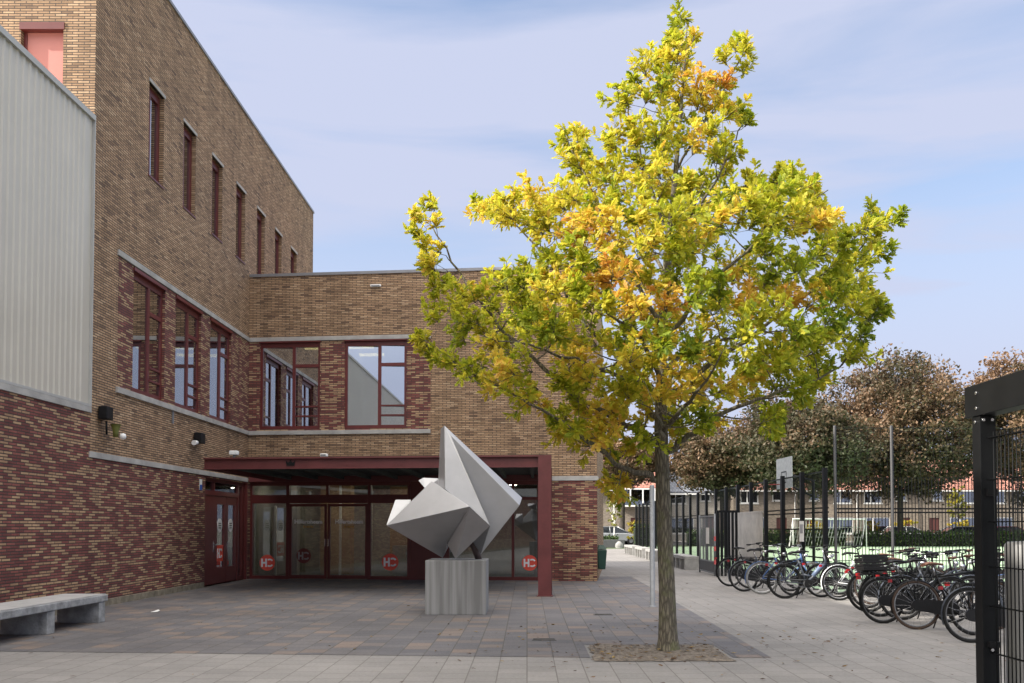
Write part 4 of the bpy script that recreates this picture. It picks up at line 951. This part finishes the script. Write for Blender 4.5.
spots = [
 ('black', 5.06, 22.7, 10, 'black bicycle farthest left in the row, below the steel panel'),
 ('grey', 4.98, 20.9, 6, 'slate step-through bicycle, second from the left end of the row'),
 ('blue', 5.18, 20.1, -4, 'blue-framed bicycle with pale tyres in the left row'),
 ('ebike', 5.33, 18.85, 2, 'slate electric bicycle with a thick battery tube, left row'),
 ('black', 5.75, 19.7, 12, 'black bicycle half hidden behind the electric bicycle'),
 ('white', 6.30, 18.4, 3, 'white bicycle with a flat bar, between the two rows'),
 ('black', 5.49, 14.07, 4, 'black bicycle leftmost of the near row, with a closed chain case'),
 ('brown', 5.66, 13.25, -3, 'black bicycle with brown tyres and a brown saddle'),
 ('grey', 5.72, 11.75, -5, 'slate bicycle nearest the black shelter post'),
 ('crate', 5.85, 15.1, 5, 'black bicycle carrying a slatted black crate on its rack'),
 ('black', 5.95, 15.9, -2, 'black bicycle standing right behind the crate bicycle'),
 ('black', 6.25, 16.7, 8, 'black bicycle at the back of the near row, left of the brown-saddled one'),
 ('brown', 6.6, 17.4, -6, 'black bicycle with a brown saddle next to the mesh fence'),
 ('black', 6.15, 12.55, 7, 'black bicycle squeezed between the brown-saddled one and the slate one'),
 ('grey', 6.0, 14.6, -4, 'slate bicycle right behind the closed-chain-case black one'),
 ('black', 6.45, 15.5, 9, 'black bicycle deep in the near row, between the crate bicycle and the fence'),
 ('black', 6.9, 16.2, -5, 'black bicycle with its front wheel among the left-facing ones'),
 ('black', 5.35, 21.8, -3, 'black bicycle in the left row under the notice of the gate'),
 ('black', 6.2, 19.2, 5, 'black bicycle between the electric one and the white one'),
 ('black', 8.75, 12.6, 176, 'black bicycle facing left behind the black shelter post'),
 ('brown', 8.75, 13.7, 184, 'brown-saddled bicycle facing left beside the shelter post'),
 ('blue', 8.85, 14.7, 178, 'blue bicycle facing left deep in the near row'),
 ('black', 8.95, 15.6, 183, 'black bicycle facing left in the middle of the near row'),
 ('grey', 9.1, 16.5, 177, 'slate bicycle facing left toward the back of the near row'),
 ('brown', 9.3, 17.4, 181, 'brown-saddled bicycle facing left just before the mesh fence'),
]
for kind, x, y, a, lab in spots:
    o = protos[kind] if kind not in used else copy_tree(protos[kind]); used[kind] = 1
    o.location = (x, y, 0); o.rotation_euler = (R(-5 if a < 90 else 5), 0, R(a)); top(o, lab, 'bicycle', BG)

# ================================================================== background trees
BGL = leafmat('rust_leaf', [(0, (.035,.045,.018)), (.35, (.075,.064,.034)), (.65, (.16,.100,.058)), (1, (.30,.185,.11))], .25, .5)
BIL = leafmat('birch_leaf', [(0, (.16,.18,.04)), (1, (.42,.40,.12))], .35)
GRL = leafmat('hedge_leaf', [(0, (.02,.045,.012)), (.6, (.05,.095,.02)), (1, (.13,.15,.03))], .3)
GOL = leafmat('golden_leaf', [(0, (.15,.17,.02)), (1, (.5,.38,.04))], .35)
def bg_leaf(rng, c, s, nb=None):
    n = (Vector((rng.gauss(0,1), rng.gauss(0,1), rng.gauss(.7,1)))).normalized(); a = n.orthogonal().normalized(); a.rotate(Matrix.Rotation(rng.uniform(0,6.28),3,n)); b = n.cross(a)
    return [c - a*s*.5, c + b*s*.32 - n*s*.08, c + a*s*.55, c - b*s*.32 - n*s*.08]
def bg_tree(name, base, h, crown, cr, cz, tr, mat, nclump, per, ls, label, group=None, tmean=.5, bark=BARKD, cat='tree', squash=1.0, nlobe=30):
    rng = random.Random(int(base[0]*100) + int(h*10)); e = empty(name, base, 0, label, cat, group)
    wd = MB(); wd.tube([(0,0,-.05),(0,0,.5),(.05,.0,cz*.6),(.0,.05,cz),(0,0,cz+crown*.55)], [tr*1.5,tr,tr*.85,tr*.65,.04], 9)
    lv = []; cc = Vector((0,0,cz)); cl = []
    lobes = []
    for k in range(nlobe):
        th = PI*(3-math.sqrt(5))*k + base[0]; zz = 1 - 2*(k+.5)/nlobe; rr_ = math.sqrt(1-zz*zz); f_ = rng.uniform(.55,.72)
        lobes.append((Vector((rr_*math.cos(th)*f_, rr_*math.sin(th)*f_, zz*f_)), rng.uniform(.26,.40), rng.gauss(0,.11)))
    for i in range(nclump):
        lc, lr, lt = lobes[i % nlobe]
        g = Vector((rng.gauss(0,1), rng.gauss(0,1), rng.gauss(0,1))).normalized() * lr * rng.uniform(.5, 1)
        p = lc + g; p = Vector((p.x*cr, p.y*cr*squash, cz + p.z*crown)); cl.append(p)
        if i % 3 == 0:
            st = Vector((0,0,max(cz-crown*.75, min(cz+crown*.3, p.z-1.0)))); wd.tube([st, st.lerp(p,.5)+Vector((0,0,-.15)), p], [tr*.35, tr*.22, .02], 5)
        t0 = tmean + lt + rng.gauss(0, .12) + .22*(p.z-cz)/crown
        rr = rng.uniform(.3, .55)*cr*.28
        for j in range(per):
            g = Vector((rng.gauss(0,1), rng.gauss(0,1), rng.gauss(0,.75)))*rr*.55
            lv.append((bg_leaf(rng, p+g, ls*rng.uniform(.7,1.3)), min(1, max(0, t0 + rng.gauss(0,.12)))))
    wd.build('trunk', bark, e); leaf_mesh('crown', lv, mat, e)
TG = 'trees along the far side of the pitch'
def bt(px, h, cr, lab, Y=70, tm=.5, n=230, per=84, base_clear=4.3):
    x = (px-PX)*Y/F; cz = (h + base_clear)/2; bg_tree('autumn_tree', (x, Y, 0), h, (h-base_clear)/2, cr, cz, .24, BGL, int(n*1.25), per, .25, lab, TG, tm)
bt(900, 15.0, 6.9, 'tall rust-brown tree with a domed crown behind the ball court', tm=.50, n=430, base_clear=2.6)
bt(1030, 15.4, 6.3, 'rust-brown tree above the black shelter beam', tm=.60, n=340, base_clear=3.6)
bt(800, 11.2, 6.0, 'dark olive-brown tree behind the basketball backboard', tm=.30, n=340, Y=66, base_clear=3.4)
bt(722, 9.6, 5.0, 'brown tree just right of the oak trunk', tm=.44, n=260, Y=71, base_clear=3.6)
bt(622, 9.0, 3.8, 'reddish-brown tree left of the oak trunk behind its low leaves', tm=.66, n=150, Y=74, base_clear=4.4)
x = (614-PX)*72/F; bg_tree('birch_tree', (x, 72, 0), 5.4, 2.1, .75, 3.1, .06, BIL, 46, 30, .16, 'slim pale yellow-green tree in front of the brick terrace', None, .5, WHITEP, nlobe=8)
x = (637-PX)*70/F; bg_tree('garden_shrub', (x, 70, 0), 2.4, .9, 1.0, 1.2, .05, GOL, 30, 34, .16, 'golden leafy shrub at the end of the black fence', None, .5)
for px_, lab in ((905,'golden shrub left of the downpipe house door'), (962,'golden shrub beside the shelter post, before the houses'), (815,'golden shrub behind the goal')):
    x = (px_-PX)*84/F; bg_tree('garden_shrub', (x, 84, .06), 2, 1.0, 1.3, 1.1, .05, GOL, 34, 34, .18, lab, 'golden garden shrubs', .55)
x = (958-PX)*82/F; bg_tree('garden_tree', (x, 82, .06), 5.5, 2.0, 1.1, 3.4, .07, GOL, 50, 30, .18, 'slim yellow-green tree before the rightmost visible house', None, .2)
# hedges
def hedge(x0, x1, y, h, lab, dep=.9):
    e = empty('hedge', ((x0+x1)/2, y, 0), 0, lab, 'hedge', 'hedges beside the road'); rng = random.Random(int(x0*10)); L_ = (x1-x0)/2
    MB().box(-L_, -dep/2+.12, 0, L_, dep/2-.12, h-.15).build('inner_twigs', plain('hedge_core', (.015,.022,.01), .95) if 'hedge_core' not in MAT else MAT['hedge_core'], e)
    lv = []
    for i in range(int((x1-x0)*260)):
        sd = rng.random(); hh = h*(1+.08*math.sin(i*.001+x0))
        if sd < .55: p = Vector((rng.uniform(-L_,L_), -dep/2+rng.gauss(.03,.07), rng.uniform(0,hh)))
        elif sd < .9: p = Vector((rng.uniform(-L_,L_), rng.uniform(-dep/2,dep/2), hh+rng.gauss(-.05,.08)))
        else: p = Vector((rng.uniform(-L_,L_), dep/2, rng.uniform(0,hh)))
        lv.append((bg_leaf(rng, p, .17*rng.uniform(.7,1.3)), min(1,max(0,.45+rng.gauss(0,.22)))))
    leaf_mesh('leaves', lv, GRL, e)
hedge(24.3, 45, 67.5, 1.05, 'long low green hedge behind the pitch, right of the goal'); hedge(12, 23.8, 68.3, 1.1, 'green hedge behind the goal net')
hedge(7.9, 10.5, 67.2, 1.5, 'short green hedge at the end of the black fence'); hedge(4.0, 7.0, 70, .75, 'low green hedge in front of the pale car')
o = MB().box(-2.2, -.3, 0, 1.4, .3, .55).build('garden_wall', plain('dark_block', (.07,.072,.075), .8), None, recalc=True, bevel=.02); o.location = ((604-PX)*63/F, 63, 0); top(o, 'low dark garden wall at the end of the path', 'wall')
o = MB().lathe((0,0,0), [(.3,0),(.42,.2),(.34,.5),(.15,.75),(0,.8)], 9).build('boulder', CONC, None); o.location = ((619-PX)*61.5/F, 61.5, 0); o.scale = (.7,.5,.6); top(o, 'pale rounded stone beside the low dark wall', 'stone')

# ================================================================== parked cars
def car(x, y, rz, paint, lab):
    e = empty('parked_car', (x, y, 0), rz, lab, 'car', 'cars parked along the road')
    low = [(-2.05,.35),(-2.1,.62),(-2.0,.86),(-1.2,.95),(.95,.93),(1.75,.82),(2.05,.66),(2.1,.42),(2.0,.28),(-1.95,.28)]
    m = MB(); m.prism(low, lambda u,d_,z: (u,d_,z), -.86, .86); m.build('body', paint, e, recalc=True, bevel=.06)
    m = MB(); c0 = [(-1.75,.93),(1.05,.93)]; 
    m.hexa([(-1.85,-.80,.92),(1.15,-.80,.92),(1.15,.80,.92),(-1.85,.80,.92),(-1.35,-.62,1.42),(.25,-.62,1.42),(.25,.62,1.42),(-1.35,.62,1.42)]); m.build('window', CARG if False else plain('dark_car_glass', (.02,.025,.03), .08) if 'dark_car_glass' not in MAT else MAT['dark_car_glass'], e, recalc=True)
    m = MB(); m.box(-1.38,-.63,1.421,.28,.63,1.47)
    for s_ in (-1,1):
        for xa, xb in ((-1.88,-1.36),(1.18,.26),(-.35,-.38)): m.tube([(xa,s_*.81,.93),(xb,s_*.63,1.43)], .035, 6)
    m.build('roof', paint, e, recalc=True)
    for xx in (-1.25, 1.3):
        for s_ in (-1,1): 
            w_ = MB().ring((0,0,0), .235, .085, 'y', 20, 8).build('wheel', RUB, e); w_.location = (xx, s_*.80, .32)
            MB().tube([(0,-.06,0),(0,.06,0)], .17, 14).build('rim', GALV, w_)
    for s_ in (-1,1): MB().rbox((2.03,s_*.6,.68),(.12,.32,.13)).build('headlight', CHROME, e); MB().rbox((-2.03,s_*.62,.75),(.12,.26,.14)).build('tail_light', REDL, e)
CW = plain('car_white', (.62,.63,.64), .25, var=.02); CS = plain('car_silver', (.40,.42,.44), .3, metal=.3, var=.03); CD = plain('car_red', (.30,.03,.03), .3, var=.02)
car((613-PX)*74/F, 74, R(4), CS, 'pale silver car parked behind the low hedge left of the pole')
car((907-PX)*75/F, 75, R(0), CW, 'white car behind the rust-brown tree trunk'); car((954-PX)*75.5/F, 75.5, R(180), CS, 'silver car behind the hedge beside the shelter post'); car((1010-PX)*75/F, 75, 0, CD, 'red car behind the bar mesh of the shelter')

# ================================================================== terraced houses
def house(x0, x1, Y, roofm, lab, wallm=HOUSEB, eave=5.3, ridge=8.2, depth=8, oriel=False, door_left=True, group='terraced houses beyond the road'):
    e = empty('terraced_house', (x0, Y, 0), 0, lab, 'house', group); W_ = x1 - x0; fm_ = lambda u, d_, z: (u, d_, z)
    wins = [(W_*.10, W_*.10+1.75, 3.7, 5.0), (W_*.62, W_*.62+1.0, 3.95, 5.0), (W_*.08, W_*.08+2.6, .75, 2.35)]
    if not door_left: wins = [(W_-b, W_-a, c, f_) for a, b, c, f_ in wins]
    dr = (W_*.68, W_*.68+1.0, .06, 2.3) if door_left else (W_*.32-1.0, W_*.32, .06, 2.3)
    m = MB(); wall_holes(m, fm_, [0.01, W_-.01], [0, eave], wins + [dr], .3, lambda u, z: 0)
    m.box(.01, depth-.3, 0, W_-.01, depth, eave)
    for a in (.01, W_-.26): m.box(a, .301, 0, a+.25, depth-.301, eave); m.prism([(.301,eave),(depth-.301,eave),(depth/2,ridge-.2)], lambda u,d_,z: (d_,u,z), a, a+.25)
    m.build('wall', wallm, e)
    r = MB(); ov = .45
    for s_ in (0, 1):
        y0, y1 = (-ov, depth/2) if s_ == 0 else (depth+ov, depth/2); zz = eave - ov*(ridge-eave)/(depth/2)
        r.hexa([(0,y0,zz),(W_,y0,zz),(W_,y1,ridge),(0,y1,ridge),(0,y0,zz+.16),(W_,y0,zz+.16),(W_,y1,ridge+.16),(0,y1,ridge+.16)])
    rf = r.build('roof', roofm, e)
    ch = MB().box(W_*.85, depth/2-.35, ridge-.3, W_*.85+.7, depth/2+.35, ridge+.9); ch.build('chimney', wallm, rf)
    MB().box(0,-.52,eave-.42,W_,-.455,eave-.29).build('gutter', WHITEP, e, recalc=True)
    MB().tube([(W_-.12,-.47,eave-.4),(W_-.12,-.07,eave-.9),(W_-.12,-.07,.1)], .045, 7).build('downpipe', WHITEP, e)
    for a, b, c, f_ in wins:
        q_ = MB(); t = .09
        for aa, bb, cc, ee in ((a,a+t,c,f_),(b-t,b,c,f_),(a+t,b-t,c,c+t),(a+t,b-t,f_-t,f_)): q_.box(aa,.04,cc,bb,.14,ee)
        if b-a > 1.2: q_.box(a+(b-a)*.36,.04,c+t,a+(b-a)*.36+t,.14,f_-t)
        q_.box(a-.06,-.05,c-.08,b+.06,.039,c)
        f__ = q_.build('window', WHITEP, e, recalc=True); MB().box(a+t,.09,c+t,b-t,.10,f_-t).build('pane', glass('house_glass', (.35,.38,.4), .25) if 'house_glass' not in MAT else MAT['house_glass'], f__)
    d_ = MB().box(dr[0],.08,dr[2],dr[1],.15,dr[3]).build('door', plain('house_door', (.09,.03,.025), .5) if 'house_door' not in MAT else MAT['house_door'], e)
    MB().box(dr[0]+.08,.05,1.0,dr[0]+.14,.078,1.12).build('handle', CHROME, d_)
    m = MB(); m.box(.3,2.6,.06,W_-.3,2.7,5.2); m.box(.3,.31,2.8,W_-.3,2.6,2.95); m.build('room_interior', plain('dim_room', (.12,.11,.10), .9) if 'dim_room' not in MAT else MAT['dim_room'], e)
    if oriel:
        o_ = MB(); a, b = W_*.55, W_*.55+3.6
        for aa, bb, cc, ee in ((a,b,3.35,3.5),(a,b,5.0,5.12),(a,a+.12,3.5,5.0),(b-.12,b,3.5,5.0),(a+1.15,a+1.27,3.5,5.0),(a+2.35,a+2.47,3.5,5.0)): o_.box(aa,-.7,cc,bb,-.58,ee)
        o_.box(a,-.58,3.35,b,-.02,3.5); o_.box(a,-.58,5.0,b,-.02,5.12)
        oo = o_.build('bay_window', WHITEP, e, recalc=True); MB().box(a+.12,-.64,3.5,b-.12,-.63,5.0).build('pane', MAT['house_glass'], oo)
hx = lambda px, Y=88: (px-PX)*Y/F
house(hx(560), hx(664), 88, ROOFR, 'red-roofed brick house with a white bay window left of the oak trunk', oriel=True)
house(hx(666), hx(728), 90, ROOFG, 'pale house with a grey roof seen right of the oak trunk', wallm=plain('pale_render', (.45,.42,.37), .8), eave=5.0, ridge=7.4)
labs = ['red-roofed terraced house behind the basketball stand', 'red-roofed terraced house behind the football goal', 'red-roofed terraced house left of the rust-brown tree trunk', 'red-roofed terraced house right of the rust-brown tree trunk', 'red-roofed terraced house behind the shelter post', 'red-roofed terraced house behind the bar mesh at the right edge']
x = hx(735)
for i, lb in enumerate(labs): house(x, x+6.0, 88.3, ROOFR, lb, eave=5.25, door_left=i % 2 == 0); x += 6.0

# ================================================================== small things on the ground
rng = random.Random(9); lv = []
for i in range(520):
    x = rng.gauss(1.6, 1.9); y = 11 + rng.gauss(.3, 1.9)
    if rng.random() < .3: x, y = rng.uniform(-7, 5), rng.uniform(9, 24)
    if i % 4 == 0: x, y = rng.uniform(.8, 2.28), rng.uniform(10.15, 11.45)
    if x < -7.6 or (abs(x+1.2) < .8 and 15 < y < 17): continue
    a = rng.uniform(0, 6.28); s = rng.uniform(.025, .075)
    dv = Vector((math.cos(a), math.sin(a), rng.uniform(-.1,.25))); nr = Vector((rng.gauss(0,.3), rng.gauss(0,.3), 1))
    for pts in lobed_leaf(rng, Vector((x, y, .03 if i % 4 == 0 else .016)), dv, nr, s): lv.append((pts, rng.uniform(0, 1)))
e = bpy.data.objects.new('fallen_leaves', None); col.objects.link(e)
o = leaf_mesh('fallen_leaves', lv, leafmat('dry_leaf', [(0, (.05,.03,.018)), (.5, (.14,.07,.03)), (1, (.35,.24,.06))], .1), None); bpy.data.objects.remove(e); o.name = 'fallen_leaves'; top(o, 'scattered dry leaves on the paving', 'leaves', kind='stuff')
g = G(150, 612.5); o = MB()
o.face([(0,0,.012),(.20,.02,.02),(.24,.12,.05),(.05,.16,.03)]); o.face([(.05,.16,.03),(.24,.12,.05),(.16,.20,.07)]); o = o.build('paper_scrap', WHITEP, None, recalc=True); o.location = g; o.scale = (.6,.6,.6); top(o, 'crumpled white paper scrap on the dark paving', 'litter')
for px_, py_2, lab in ((544, 640, 'small iron drain cover in the paving left of the soil bed'), (603, 615, 'small iron drain cover in the paving by the canopy column')):
    g = G(px_, py_2); o = MB().box(-.16,-.09,.006,.16,.09,.012)
    for k in range(6): o.box(-.14,-.08+k*.028,.0121,.14,-.068+k*.028,.016)
    o = o.build('drain_cover', plain('cast_iron', (.09,.084,.08), .7, var=.3), None); o.location = g; top(o, lab, 'drain cover', 'drain covers in the paving')
